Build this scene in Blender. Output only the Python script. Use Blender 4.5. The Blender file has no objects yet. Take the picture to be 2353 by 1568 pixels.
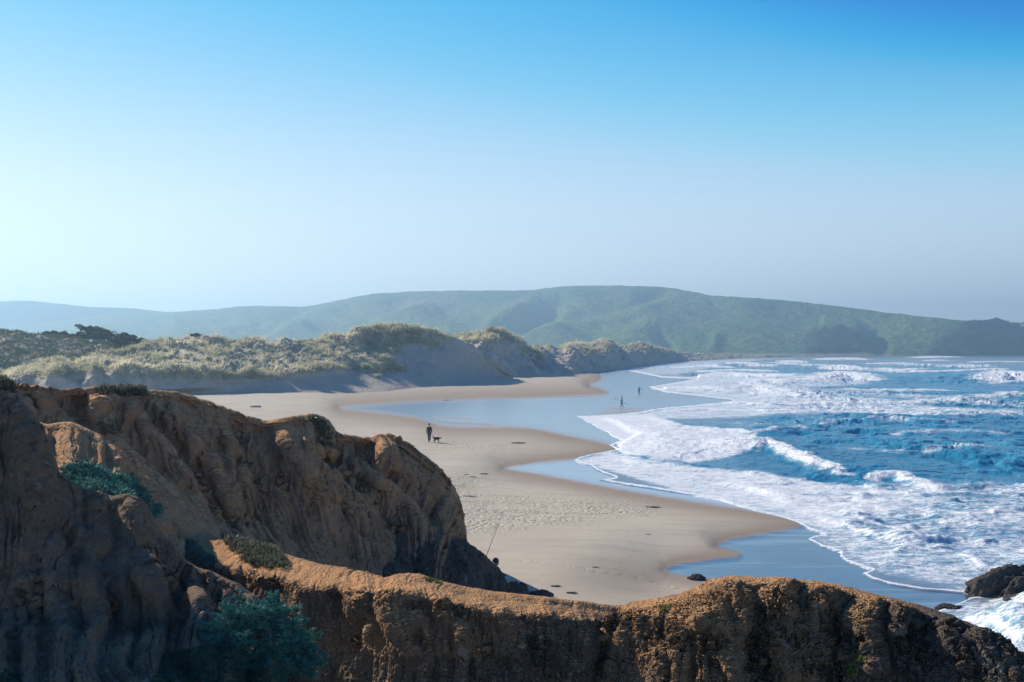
import bpy, bmesh, math, random
import numpy as np
from mathutils import Vector
random.seed(7); rng = np.random.default_rng(7)
S = bpy.context.scene
COL = S.collection
H = 9.2            # eye height above the sea, metres
F = 2287.0         # focal length in the units of the plan used below
CX, CY = 1176.5, 804.7
SUN_AZ, SUN_EL = -50.0, 27.0
f32 = np.float32

def P(dx, dy, Y): return ((dx-CX)/F*Y, Y, H-(dy-CY)/F*Y)
def G(dx, dy, z=0.0):
    Y = (H-z)*F/(dy-CY); return ((dx-CX)/F*Y, Y, z)

# ------------------------------------------------------------------ noise
_p = rng.permutation(256).astype(np.int32); PERM = np.concatenate([_p, _p, _p])
GR = rng.normal(size=(256, 3)).astype(f32); GR /= np.linalg.norm(GR, axis=1)[:, None]
from concurrent.futures import ThreadPoolExecutor
POOL = ThreadPoolExecutor(4)
def par(fn, arrs, nout=1, ch=40000):
    arrs = [np.asarray(a, f32) for a in arrs]; arrs = np.broadcast_arrays(*arrs); shp = arrs[0].shape
    fl = [np.ascontiguousarray(a).ravel() for a in arrs]; n = fl[0].size
    if n <= ch: r = [fn(*fl)]
    else: r = list(POOL.map(lambda i: fn(*[a[i:i+ch] for a in fl]), range(0, n, ch)))
    if nout == 1: return np.concatenate(r).reshape(shp)
    return [np.concatenate([q[k] for q in r]).reshape(shp) for k in range(nout)]
def _gn(x, y, z):
    xi = np.floor(x).astype(np.int32); yi = np.floor(y).astype(np.int32); zi = np.floor(z).astype(np.int32)
    xf = x-xi; yf = y-yi; zf = z-zi
    xi &= 255; yi &= 255; zi &= 255
    u = xf*xf*xf*(xf*(xf*6-15)+10); v = yf*yf*yf*(yf*(yf*6-15)+10); w = zf*zf*zf*(zf*(zf*6-15)+10)
    def g(a, b, c):
        h = PERM[PERM[PERM[(xi+a) & 255]+((yi+b) & 255)]+((zi+c) & 255)]
        q = GR[h]
        return q[..., 0]*(xf-a)+q[..., 1]*(yf-b)+q[..., 2]*(zf-c)
    x00 = g(0,0,0)*(1-u)+g(1,0,0)*u; x10 = g(0,1,0)*(1-u)+g(1,1,0)*u
    x01 = g(0,0,1)*(1-u)+g(1,0,1)*u; x11 = g(0,1,1)*(1-u)+g(1,1,1)*u
    return ((x00*(1-v)+x10*v)*(1-w)+(x01*(1-v)+x11*v)*w)*1.5
def fbm(x, y, z=0.0, o=4, gain=.5, lac=2.03, mode=0):
    return par(lambda a, b, c: _fbm(a, b, c, o, gain, lac, mode), (x, y, z))
def _fbm(x, y, z, o, gain, lac, mode):
    s = 0; a = 1.0; t = 0
    for i in range(o):
        n = _gn(x+i*17.3, y-i*9.1, z+i*5.7)
        if mode == 1: n = np.abs(n)*2-.6        # rounded ribs, sharp grooves
        if mode == 2: n = 1-2.2*np.abs(n)       # sharp ridges
        s = s+a*n; t += a; a *= gain; x = x*lac; y = y*lac; z = z*lac
    return s/t
def sstep(a, b, x):
    t = np.clip((x-a)/(b-a), 0, 1); return t*t*(3-2*t)

def seg_dist(px, py, pts, closed=False):
    """distance to a polyline, the position along it 0..1 and the side"""
    return par(lambda a, b: _sd(a, b, pts, closed), (px, py), 3)
def _sd(px, py, pts, closed):
    pts = list(pts)
    if closed: pts = pts+[pts[0]]
    best = np.full(px.shape, 1e9, f32); along = np.zeros(px.shape, f32); side = np.zeros(px.shape, f32)
    L = [0]
    for a, b in zip(pts, pts[1:]): L.append(L[-1]+math.hypot(b[0]-a[0], b[1]-a[1]))
    for i, (a, b) in enumerate(zip(pts, pts[1:])):
        vx, vy = b[0]-a[0], b[1]-a[1]; q = vx*vx+vy*vy+1e-9
        t = np.clip(((px-a[0])*vx+(py-a[1])*vy)/q, 0, 1)
        ex = px-(a[0]+t*vx); ey = py-(a[1]+t*vy)
        d = np.sqrt(ex*ex+ey*ey); m = d < best
        best = np.where(m, d, best); along = np.where(m, (L[i]+t*math.sqrt(q))/L[-1], along)
        side = np.where(m, np.sign(vx*(py-a[1])-vy*(px-a[0])), side)
    return best, along, side
def inside(px, py, poly):
    return par(lambda a, b: _in(a, b, poly), (px, py))
def _in(px, py, poly):
    r = np.zeros(px.shape, bool); n = len(poly)
    for i in range(n):
        x1, y1 = poly[i]; x2, y2 = poly[(i+1) % n]
        if y1 == y2: continue
        c = ((y1 > py) != (y2 > py)) & (px < (x2-x1)*(py-y1)/(y2-y1)+x1)
        r ^= c
    return r
def sdf(px, py, poly, far=None):     # positive inside
    if far is not None:              # only needed within reach of the outline
        px, py = np.asarray(px, f32), np.asarray(py, f32); out = np.full(px.shape, -far, f32)
        xs = [p[0] for p in poly]; ys = [p[1] for p in poly]
        m = (px > min(xs)-far) & (px < max(xs)+far) & (py > min(ys)-far) & (py < max(ys)+far)
        if m.any(): out[m] = sdf(px[m], py[m], poly)
        return out
    d, _, _ = seg_dist(px, py, poly, True)
    return np.where(inside(px, py, poly), d, -d)
def chaikin(pts, n=2, closed=True):
    for _ in range(n):
        q = []
        m = len(pts)
        for i in range(m if closed else m-1):
            a, b = pts[i], pts[(i+1) % m]
            q += [(a[0]*.75+b[0]*.25, a[1]*.75+b[1]*.25), (a[0]*.25+b[0]*.75, a[1]*.25+b[1]*.75)]
        pts = q if closed else [pts[0]]+q+[pts[-1]]
    return pts

# ------------------------------------------------------------------ objects
def props(o, label=None, cat=None, group=None, kind=None):
    if label: o['label'] = label
    if cat: o['category'] = cat
    if group: o['group'] = group
    if kind: o['kind'] = kind
    return o
def link(o, parent=None):
    COL.objects.link(o)
    if parent: o.parent = parent
    return o
def empty(name, loc, rz=0, **k):
    o = bpy.data.objects.new(name, None); o.location = loc; o.rotation_euler = (0, 0, rz)
    link(o); return props(o, **k)
def mesh_np(name, co, quads=None, tris=None, mat=None, attrs=None, smooth=True, parent=None, loc=None):
    me = bpy.data.meshes.new(name)
    co = np.ascontiguousarray(co, f32).reshape(-1, 3)
    me.vertices.add(len(co)); me.vertices.foreach_set('co', co.ravel())
    if quads is not None: fc = np.ascontiguousarray(quads, np.int32); k = 4
    else: fc = np.ascontiguousarray(tris, np.int32); k = 3
    me.loops.add(fc.size); me.loops.foreach_set('vertex_index', fc.ravel())
    me.polygons.add(len(fc)); me.polygons.foreach_set('loop_start', np.arange(0, fc.size, k, dtype=np.int32))
    me.polygons.foreach_set('use_smooth', np.full(len(fc), smooth))
    for n, v in (attrs or {}).items():
        if v.ndim == 2:
            a = me.attributes.new(n, 'FLOAT_COLOR', 'POINT'); a.data.foreach_set('color', np.ascontiguousarray(v, f32).ravel())
        else:
            a = me.attributes.new(n, 'FLOAT', 'POINT'); a.data.foreach_set('value', np.ascontiguousarray(v, f32).ravel())
    me.update(calc_edges=True)
    if mat: me.materials.append(mat)
    o = bpy.data.objects.new(name, me); link(o, parent)
    if loc: o.location = loc
    return o
def grid_quads(nr, nc, keep=None):
    r, c = np.meshgrid(np.arange(nr-1), np.arange(nc-1), indexing='ij')
    i = (r*nc+c).ravel(); q = np.stack([i, i+1, i+nc+1, i+nc], 1)
    if keep is not None:
        k = keep.ravel(); q = q[k[q].any(axis=1)]
    return q
def grid_normals(Pn):
    du = np.gradient(Pn, axis=1); dv = np.gradient(Pn, axis=0)
    n = np.cross(du, dv); n /= (np.linalg.norm(n, axis=2, keepdims=True)+1e-9); return n
def cr(vals, n):
    """Catmull-Rom through control values along axis 0"""
    vals = np.asarray(vals, np.float64); m = len(vals)
    t = np.linspace(0, m-1, n); i = np.clip(np.floor(t).astype(int), 0, m-2); u = t-i
    u = u.reshape((-1,)+(1,)*(vals.ndim-1))
    p1 = vals[i]; p2 = vals[i+1]
    p0 = np.where((i > 0).reshape(u.shape), vals[np.maximum(i-1, 0)], 2*p1-p2)
    p3 = np.where((i < m-2).reshape(u.shape), vals[np.minimum(i+2, m-1)], 2*p2-p1)
    return .5*((2*p1)+(-p0+p2)*u+(2*p0-5*p1+4*p2-p3)*u*u+(-p0+3*p1-3*p2+p3)*u**3)
def loft(rows, nu, nv):
    """rows: lists of (dx,dy,Y) with equal counts, or ('w', [(x,y,z)..]); gives nv x nu x 3"""
    C = []
    for r in rows:
        C.append(r[1] if r[0] == 'w' else [P(*q) for q in r])
    C = np.array(C, np.float64)
    A = cr(C, nv)                                  # nv, n, 3
    A = np.transpose(cr(np.transpose(A, (1, 0, 2)), nu), (1, 0, 2))
    return A
def back_rows(crest, steps):
    """rows behind a crest given as (dY, dz) steps in metres, farthest first"""
    out = []
    for dY, dz in steps:
        out.append(('w', [(p[0]*(1+dY/p[1]*.3), p[1]+dY, p[2]+dz) for p in [P(*c) for c in crest]]))
    return out
def orient(A):     # make normals point to the viewer and up
    n = grid_normals(A)
    m = n.reshape(-1, 3).mean(0)
    if m[2]-m[1] < 0: n = -n
    return n
def proj(A):
    Y = np.maximum(A[..., 1], .5)
    return CX+A[..., 0]/Y*F, CY+(H-A[..., 2])/Y*F
def strokes(A, n, lst):
    dx, dy = proj(A)
    for pts, wid, amp in lst:
        xs = [p[0] for p in pts]; ys = [p[1] for p in pts]
        m = (dx > min(xs)-3*wid) & (dx < max(xs)+3*wid) & (dy > min(ys)-3*wid) & (dy < max(ys)+3*wid)
        if not m.any(): continue
        d, al, sd = seg_dist(dx[m].astype(f32), dy[m].astype(f32), pts)
        k = amp*np.exp(-(d/wid)**2)*(sstep(0, .12, al)*.8+.2)*(1-.7*sstep(.7, 1, al))
        A[m] += n[m]*k[:, None]
    return A
def flip_if(quads, A):
    n = grid_normals(A).reshape(-1, 3).mean(0)
    # quad winding i,i+1,i+nc+1 gives du x dv
    return quads if (n[2]-n[1]) > 0 else quads[:, ::-1]

# ------------------------------------------------------------------ materials
class NT:
    def __init__(s, name):
        s.m = bpy.data.materials.new(name); s.m.use_nodes = True; s.t = s.m.node_tree
        s.b = s.t.nodes['Principled BSDF']; s.out = s.t.nodes['Material Output']
    def n(s, ty, **k):
        o = s.t.nodes.new(ty)
        for a, v in k.items():
            if a.startswith('i_'): s.set(o.inputs[a[2:].replace('_', ' ')], v)
            else: setattr(o, a, v)
        return o
    def set(s, sock, v):
        if isinstance(v, bpy.types.NodeSocket): s.t.links.new(v, sock)
        elif isinstance(v, (tuple, list)) and len(v) == 3 and sock.type == 'RGBA': sock.default_value = (*v, 1)
        else: sock.default_value = v
    def attr(s, name): return s.n('ShaderNodeAttribute', attribute_name=name).outputs['Fac']
    def geo(s): return s.n('ShaderNodeNewGeometry').outputs['Position']
    def map(s, v, sc): 
        o = s.n('ShaderNodeMapping'); s.set(o.inputs['Vector'], v); o.inputs['Scale'].default_value = sc; return o.outputs[0]
    def noise(s, v, scale, detail=4, rough=.55, dist=0):
        o = s.n('ShaderNodeTexNoise'); s.set(o.inputs['Vector'], v); o.inputs['Scale'].default_value = scale
        o.inputs['Detail'].default_value = detail; o.inputs['Roughness'].default_value = rough; o.inputs['Distortion'].default_value = dist
        return o.outputs['Fac']
    def vor(s, v, scale, feat='F1'):
        o = s.n('ShaderNodeTexVoronoi', feature=feat); s.set(o.inputs['Vector'], v); o.inputs['Scale'].default_value = scale
        return o.outputs['Distance']
    def m_(s, op, a, b=0.0, c=None):
        o = s.n('ShaderNodeMath', operation=op); s.set(o.inputs[0], a); s.set(o.inputs[1], b)
        if c is not None: s.set(o.inputs[2], c)
        return o.outputs[0]
    def rng(s, v, a, b, c=0.0, d=1.0):
        o = s.n('ShaderNodeMapRange', interpolation_type='SMOOTHSTEP'); s.set(o.inputs[0], v)
        for i, q in enumerate((a, b, c, d)): s.set(o.inputs[1+i], q)
        return o.outputs[0]
    def mix(s, f, a, b, blend='MIX'):
        o = s.n('ShaderNodeMix', data_type='RGBA', blend_type=blend); s.set(o.inputs[0], f); s.set(o.inputs[6], a); s.set(o.inputs[7], b)
        return o.outputs[2]
    def bump(s, h, strength, dist, normal=None):
        o = s.n('ShaderNodeBump'); s.set(o.inputs['Height'], h); s.set(o.inputs['Strength'], strength); s.set(o.inputs['Distance'], dist)
        if normal is not None: s.set(o.inputs['Normal'], normal)
        return o.outputs[0]
    def P(s, **k):
        for a, v in k.items(): s.set(s.b.inputs[a.replace('_', ' ')], v)

def plain(name, col, rough=.7, var=.25, scale=30, **k):
    t = NT(name); n = t.noise(t.n('ShaderNodeTexCoord').outputs['Object'], scale, 3)
    t.P(Base_Color=t.mix(t.rng(n, .3, .7), tuple(c*(1-var) for c in col), tuple(min(1, c*(1+var)) for c in col)), Roughness=rough, **k)
    return t.m

def mat_rock(name, lo, hi, grey, bumpk=1.0, grain=1.0):
    """soil and rock: 'ochre' = loose orange soil, 'dark' = blend to the darker grey rock tone"""
    t = NT(name); p = t.geo()
    n1 = t.noise(p, .9, 5, .6); n2 = t.noise(p, 7, 5, .65); n3 = t.noise(p, 45*grain, 4, .7)
    c = t.mix(t.rng(n1, .35, .65), lo, hi)
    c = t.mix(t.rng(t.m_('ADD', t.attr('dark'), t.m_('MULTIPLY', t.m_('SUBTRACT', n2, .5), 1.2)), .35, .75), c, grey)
    c = t.mix(t.m_('MULTIPLY', t.rng(t.m_('ADD', t.attr('ochre'), t.m_('MULTIPLY', t.m_('SUBTRACT', n2, .5), .9)), .3, .8), .85), c, (.78, .40, .155))
    st = t.noise(t.map(p, (.5, .5, 5)), 1.6, 4, .6)
    c = t.mix(t.rng(st, .45, .7, 0, .3), c, tuple(v*.62 for v in lo))
    c = t.mix(t.rng(n3, .35, .75), t.mix(.22, c, (.02, .016, .012)), t.mix(.18, c, (.5, .42, .33)))
    h = t.m_('ADD', t.m_('MULTIPLY', n2, .6), t.m_('MULTIPLY', n3, .22))
    v = t.vor(p, 30*grain); h = t.m_('ADD', h, t.m_('MULTIPLY', v, t.m_('ADD', t.m_('MULTIPLY', t.attr('rough'), .5), .05)))
    v2 = t.vor(p, 7*grain); pat = t.rng(t.noise(p, 1.7, 3, .6), .42, .62)
    h = t.m_('ADD', h, t.m_('MULTIPLY', t.m_('MULTIPLY', t.rng(v2, .5, .12), pat), t.m_('MULTIPLY', t.attr('rough'), .8)))
    c = t.mix(t.m_('MULTIPLY', t.rng(t.noise(p, 3.1, 4, .7), .60, .68), .35), c, (.42, .40, .34))
    c = t.mix(t.m_('MULTIPLY', t.rng(t.noise(p, 2.3, 5, .7), .57, .66), .5), c, tuple(q*.35 for q in lo))
    t.P(Base_Color=c, Roughness=.95, Normal=t.bump(h, .9*bumpk, .06))
    t.b.inputs['Specular IOR Level'].default_value = .2
    return t.m

def mat_sand():
    t = NT('sand'); p = t.geo(); wet = t.attr('wet'); pock = t.attr('pock'); damp = t.attr('damp')
    n1 = t.noise(p, .12, 4, .6); n2 = t.noise(p, 2.2, 5, .65); n3 = t.noise(p, 60, 2)
    c = t.mix(t.rng(n1, .3, .7), (.56, .475, .35), (.62, .53, .395))
    c = t.mix(damp, c, (.35, .265, .19))
    st = t.noise(t.map(p, (.12, 1.1, 1)), 1.2, 5, .65)
    c = t.mix(t.rng(st, .48, .68, 0, .22), c, (.22, .19, .16))
    c = t.mix(t.m_('MULTIPLY', t.rng(n2, .55, .7), t.m_('MULTIPLY', pock, .35)), c, (.16, .13, .11))
    fl = t.noise(t.map(p, (1.0, 1.7, 1)), 5.5, 3, .7)
    fk = t.attr('fleck')
    c = t.mix(t.m_('MULTIPLY', t.rng(t.m_('ADD', fl, t.m_('MULTIPLY', fk, .07)), .635, .67), t.m_('ADD', .4, t.m_('MULTIPLY', t.m_('MAXIMUM', pock, fk), .6))), c, (.07, .055, .045))
    c = t.mix(t.rng(n3, .3, .7), t.mix(.06, c, (0, 0, 0)), t.mix(.05, c, (1, 1, 1)))
    wetc = t.mix(t.rng(t.noise(t.map(p, (.2, .7, 1)), .5, 4), .45, .62), (.13, .145, .165), (.17, .17, .18))
    wetc = t.mix(t.attr('sky_sheen'), t.mix(.5, wetc, (.04, .09, .15)), (.52, .58, .64))  # lagoon: brightness of the reflected sky put into the pale base colour
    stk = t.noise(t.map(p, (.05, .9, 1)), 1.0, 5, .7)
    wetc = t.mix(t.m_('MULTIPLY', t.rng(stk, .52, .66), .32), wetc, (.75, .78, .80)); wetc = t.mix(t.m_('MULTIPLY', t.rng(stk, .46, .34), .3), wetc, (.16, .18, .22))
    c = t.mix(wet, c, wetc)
    # footprints and pitted sand
    v = t.vor(p, 3.9, 'SMOOTH_F1'); n4 = t.noise(p, 6, 4, .6); pk2 = t.m_('MULTIPLY', pock, t.rng(t.noise(p, .9, 3, .7), .38, .56))
    h = t.m_('MULTIPLY', pk2, t.m_('SUBTRACT', t.m_('ADD', t.rng(v, .05, .5, 0, .6), t.m_('ADD', t.m_('MULTIPLY', n2, .6), t.m_('MULTIPLY', n4, .9))), 1.1))
    h = t.m_('ADD', h, t.m_('MULTIPLY', n2, t.m_('MULTIPLY', t.m_('SUBTRACT', 1.0, wet), .05)))
    nrm = t.bump(h, 1.0, .11)
    rp = t.noise(t.map(p, (1, 2.2, 1)), 2.4, 3, .5)
    rip = t.attr('ripple')
    nrm = t.bump(t.m_('MULTIPLY', rp, rip), .5, .035, nrm)
    t.P(Base_Color=c, Roughness=t.m_('SUBTRACT', .93, t.m_('MULTIPLY', wet, .63)), Normal=nrm)
    t.set(t.b.inputs['Specular IOR Level'], t.m_('ADD', .25, t.m_('MULTIPLY', wet, .3)))
    # the film of water lying on the wet sand
    gl = t.n('ShaderNodeBsdfGlossy'); gl.inputs['Roughness'].default_value = .2; t.set(gl.inputs['Normal'], nrm)
    fr = t.n('ShaderNodeFresnel'); fr.inputs['IOR'].default_value = 2.3
    mx = t.n('ShaderNodeMixShader'); t.set(mx.inputs[0], t.m_('MULTIPLY', fr.outputs[0], t.m_('MULTIPLY', wet, .92)))
    t.t.links.new(t.b.outputs[0], mx.inputs[1]); t.t.links.new(gl.outputs[0], mx.inputs[2]); t.t.links.new(mx.outputs[0], t.out.inputs['Surface'])
    return t.m

def mat_sea():
    t = NT('sea_water'); p = t.geo(); fo = t.attr('foam'); th = t.attr('thin')
    d1 = t.noise(t.map(p, (.55, 1, 1)), .5, 6, .62, .6); d2 = t.noise(t.map(p, (.6, 1.5, 1)), 2.4, 5, .65, .8); d3 = t.noise(t.map(p, (1, 1.3, 1)), 9, 4, .65, .5)
    d4 = t.noise(t.map(p, (.35, 1.6, 1)), 1.1, 5, .7, 1.2)
    lace = t.m_('SUBTRACT', 1.0, t.m_('MULTIPLY', t.vor(t.map(p, (1, 1.2, 1)), 2.0, 'DISTANCE_TO_EDGE'), 2.2))
    k = t.m_('ADD', t.m_('ADD', t.m_('MULTIPLY', d1, .24), t.m_('MULTIPLY', d4, .20)), t.m_('ADD', t.m_('MULTIPLY', d2, .32), t.m_('MULTIPLY', d3, .24)))
    k = t.m_('ADD', k, t.m_('MULTIPLY', t.m_('SUBTRACT', lace, .6), .05))
    # noise is centred on .5 with small spread, so the threshold runs over .3 .. .7
    thr = t.m_('SUBTRACT', .665, t.m_('MULTIPLY', fo, .28))
    m = t.rng(t.m_('SUBTRACT', k, thr), -.05, .065)
    w = t.n('ShaderNodeBsdfPrincipled')
    wc = t.mix(t.rng(t.noise(p, .035, 3), .4, .6), (.02, .215, .38), (.04, .28, .44))
    wc = t.mix(t.attr('green'), wc, (.05, .33, .36))
    wc = t.mix(th, wc, (.16, .22, .30))
    wc = t.mix(t.m_('MULTIPLY', t.rng(fo, .25, .9), .72), wc, (.42, .60, .70))
    t.set(w.inputs['Base Color'], wc); w.inputs['Roughness'].default_value = .16
    w.inputs['IOR'].default_value = 1.33
    hb = t.m_('ADD', t.m_('MULTIPLY', t.noise(t.map(p, (1, 1.6, 1)), .9, 5, .6, .4), 1.0), t.m_('MULTIPLY', t.noise(t.map(p, (1, 1.8, 1)), 4.5, 4, .6), .25))
    t.set(w.inputs['Normal'], t.bump(hb, t.m_('SUBTRACT', 1.0, t.m_('MULTIPLY', th, .75)), .26))
    fb = t.b
    fcol = t.mix(t.rng(t.m_('ADD', t.m_('MULTIPLY', d3, .4), t.m_('MULTIPLY', d2, .6)), .36, .56), (.60, .69, .76), (.95, .95, .94))
    t.P(Base_Color=fcol, Roughness=.8)
    fh = t.m_('ADD', t.m_('MULTIPLY', d2, .6), t.m_('MULTIPLY', d3, .5))
    t.set(fb.inputs['Normal'], t.bump(fh, .6, .12))
    fb.inputs['Specular IOR Level'].default_value = .2
    mx = t.n('ShaderNodeMixShader'); t.set(mx.inputs[0], m)
    t.t.links.new(w.outputs[0], mx.inputs[1]); t.t.links.new(fb.outputs[0], mx.inputs[2])
    t.t.links.new(mx.outputs[0], t.out.inputs['Surface'])
    return t.m

def mat_hill():
    t = NT('hill_scrub'); p = t.geo()
    n1 = t.noise(p, .006, 5, .6); n2 = t.noise(p, .06, 5, .7); v = t.vor(p, .11)
    c = t.mix(t.rng(n1, .4, .6), (.10, .18, .055), (.17, .22, .08))
    c = t.mix(t.rng(t.m_('ADD', n2, t.m_('MULTIPLY', v, .25)), .5, .68), t.mix(.55, c, (.03, .075, .03)), c)
    c = t.mix(t.attr('wood'), c, (.018, .035, .02))
    c = t.mix(t.attr('bare'), c, (.34, .29, .23))
    t.P(Base_Color=c, Roughness=1.0, Normal=t.bump(t.m_('ADD', n2, t.m_('MULTIPLY', v, .5)), 1.0, 4.0))
    t.b.inputs['Specular IOR Level'].default_value = .1
    return t.m

def mat_dune():
    t = NT('dune_sand'); p = t.geo()
    n2 = t.noise(p, .5, 5, .7); n3 = t.noise(p, 2.5, 4, .65)
    c = t.mix(t.rng(n2, .35, .65), (.52, .45, .36), (.60, .52, .42))
    g = t.rng(t.m_('ADD', t.attr('grass'), t.m_('MULTIPLY', t.m_('SUBTRACT', n3, .5), .8)), .35, .65)
    c = t.mix(t.m_('MULTIPLY', g, .8), c, (.44, .39, .28))
    t.P(Base_Color=c, Roughness=.95, Normal=t.bump(t.m_('ADD', n2, t.m_('MULTIPLY', n3, .5)), 1.0, .9))
    return t.m

def mat_leaf(name, a, b, trans=0.0, rough=.65):
    t = NT(name); at = t.attr('shade')
    c = t.mix(at, a, b)
    t.P(Base_Color=c, Roughness=rough)
    t.b.inputs['Specular IOR Level'].default_value = .3
    if trans:
        tr = t.n('ShaderNodeBsdfTranslucent'); t.set(tr.inputs[0], c)
        mx = t.n('ShaderNodeMixShader'); mx.inputs[0].default_value = trans
        t.t.links.new(t.b.outputs[0], mx.inputs[1]); t.t.links.new(tr.outputs[0], mx.inputs[2])
        t.t.links.new(mx.outputs[0], t.out.inputs['Surface'])
    return t.m

M = {}
M['sandstone'] = mat_rock('sandstone', (.34, .175, .09), (.47, .255, .13), (.20, .14, .10))
M['shade_stone'] = mat_rock('sandstone_in_shade', (.21, .115, .062), (.30, .17, .09), (.14, .095, .065))  # near hillside: sandstone again, with its shade put into darker base colours
M['headland'] = mat_rock('headland_rock', (.22, .125, .068), (.34, .20, .10), (.095, .074, .056), 1.3)
M['boulder'] = mat_rock('dark_boulder', (.055, .052, .05), (.10, .095, .09), (.05, .05, .055), 1.3)
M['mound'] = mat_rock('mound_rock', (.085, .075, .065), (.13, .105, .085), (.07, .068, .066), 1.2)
M['sand'] = mat_sand(); M['sea'] = mat_sea(); M['hill'] = mat_hill(); M['dune'] = mat_dune()
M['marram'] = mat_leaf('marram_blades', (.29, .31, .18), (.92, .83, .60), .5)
M['scrub'] = mat_leaf('scrub_leaves', (.045, .08, .035), (.16, .19, .09), .2)
M['cypress'] = mat_leaf('cypress_leaves', (.018, .035, .018), (.05, .075, .035), .1)
M['bark'] = plain('bark', (.10, .075, .055))
M['sage'] = mat_leaf('grey_green_leaves', (.012, .10, .09), (.12, .36, .30), .2)
M['iceplant'] = mat_leaf('iceplant_leaves', (.03, .04, .028), (.30, .31, .21), .25, .45)
M['herb'] = mat_leaf('low_herb_leaves', (.02, .065, .045), (.05, .13, .085), .2)
M['moss'] = mat_leaf('yellow_green_moss', (.10, .13, .02), (.30, .33, .06), .2)
M['kelp'] = plain('kelp', (.035, .025, .018), .5)
M['driftwood'] = plain('driftwood', (.36, .31, .26), .9)
M['paledrift'] = plain('bleached_wood', (.62, .56, .5), .9)
M['jacket'] = plain('jacket_cloth', (.035, .035, .045), .9); M['trouser'] = plain('trouser_cloth', (.05, .047, .06), .9)
M['skin'] = plain('skin', (.45, .27, .19), .6); M['hair'] = plain('hair', (.03, .022, .018), .8)
M['wetsuit'] = plain('wetsuit_rubber', (.012, .016, .024), .5); M['board'] = plain('surfboard_paint', (.72, .76, .8), .25, .05)
M['fur'] = plain('dog_fur', (.03, .028, .03), .95); M['furpale'] = plain('dog_fur_pale', (.4, .37, .33), .95)
M['beanie'] = plain('knit_hat', (.03, .045, .10), .95); M['rod'] = plain('rod_blank', (.04, .03, .025), .4)
M['shoe'] = plain('shoe', (.03, .03, .03), .7); M['post'] = plain('fence_wood', (.16, .13, .10), .9)
M['red'] = plain('red_flower', (.6, .08, .07), .7)

# ------------------------------------------------------------------ camera, sky, sun
cam = bpy.data.cameras.new('camera'); co = bpy.data.objects.new('camera', cam); link(co); S.camera = co
cam.lens = 35.0; cam.sensor_width = 36.0; cam.clip_end = 20000; cam.clip_start = .1
pitch = math.atan((CY-784)/F)       # the horizon stands a little below the middle of the frame
co.location = (0, 0, H); co.rotation_euler = (math.pi/2+pitch, 0, 0)
W = bpy.data.worlds.new("World"); S.world = W; W.use_nodes = True
wn, wl = W.node_tree.nodes, W.node_tree.links
sk = wn.new('ShaderNodeTexSky'); sk.sky_type = 'NISHITA'; sk.sun_disc = False
sk.sun_elevation = math.radians(SUN_EL); sk.sun_rotation = math.radians(SUN_AZ)
sk.air_density = 1.0; sk.dust_density = .15; sk.ozone_density = 2.0; sk.altitude = 0
def vscale(v, k):
    o = wn.new('ShaderNodeVectorMath'); o.operation = 'SCALE'; wl.new(v, o.inputs[0]); o.inputs['Scale'].default_value = k; return o.outputs[0]
cv = wn.new('ShaderNodeRGBCurve')
CURVES = [[(0, 0), (.17, .0), (.20, .13), (.255, .24), (.30, .32), (.45, .39), (.7, .47), (1, .53)], [(0, 0), (.20, .09), (.26, .17), (.32, .38), (.39, .45), (.47, .47), (.7, .52), (1, .60)], [(0, 0), (.25, .36), (.42, .60), (.51, .73), (.645, .76), (1, .72)]]
for ch, pts in zip(cv.mapping.curves, CURVES):
    ch.points[0].location = pts[0]; ch.points[1].location = pts[-1]
    for p in pts[1:-1]: ch.points.new(*p)
cv.mapping.update()
wl.new(vscale(sk.outputs[0], .1), cv.inputs['Color']); # deeper blue overhead
tc = wn.new('ShaderNodeTexCoord'); sx = wn.new('ShaderNodeSeparateXYZ'); wl.new(tc.outputs['Generated'], sx.inputs[0])
mr = wn.new('ShaderNodeMapRange'); mr.interpolation_type = 'SMOOTHSTEP'; wl.new(sx.outputs['Z'], mr.inputs[0]); mr.inputs[1].default_value = .10; mr.inputs[2].default_value = .37
mm = wn.new('ShaderNodeMix'); mm.data_type = 'RGBA'; mm.blend_type = 'MULTIPLY'; wl.new(mr.outputs[0], mm.inputs[0]); wl.new(vscale(cv.outputs[0], 10), mm.inputs[6]); mm.inputs[7].default_value = (.12, .60, .86, 1)
m2 = wn.new('ShaderNodeMix'); m2.data_type = 'RGBA'; m2.blend_type = 'MULTIPLY'; m2.inputs[0].default_value = 1; m2.inputs[7].default_value = (1.86, 1.74, 1.30, 1); wl.new(mm.outputs[2], m2.inputs[6])
mz = wn.new('ShaderNodeMapRange'); mz.interpolation_type = 'SMOOTHSTEP'; wl.new(sx.outputs['Z'], mz.inputs[0]); mz.inputs[1].default_value = .42; mz.inputs[2].default_value = .75
m3 = wn.new('ShaderNodeMix'); m3.data_type = 'RGBA'; m3.blend_type = 'MULTIPLY'; wl.new(mz.outputs[0], m3.inputs[0]); wl.new(m2.outputs[2], m3.inputs[6]); m3.inputs[7].default_value = (2.4, .8, .55, 1)
wl.new(m3.outputs[2], wn['Background'].inputs[0])
wn['Background'].inputs[1].default_value = .080
az, el = math.radians(SUN_AZ), math.radians(SUN_EL)
sd = Vector((math.sin(az)*math.cos(el), math.cos(az)*math.cos(el), math.sin(el)))
sl = bpy.data.lights.new('sun', 'SUN'); so = bpy.data.objects.new('sun', sl); link(so)
sl.energy = 5.0; sl.angle = math.radians(.6); sl.color = (1, .89, .745)
so.rotation_euler = sd.to_track_quat('Z', 'Y').to_euler(); so.location = (-60, 40, 60)
S.view_settings.view_transform = 'Standard'; S.view_settings.look = 'None'; S.view_settings.exposure = 0.36
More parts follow.
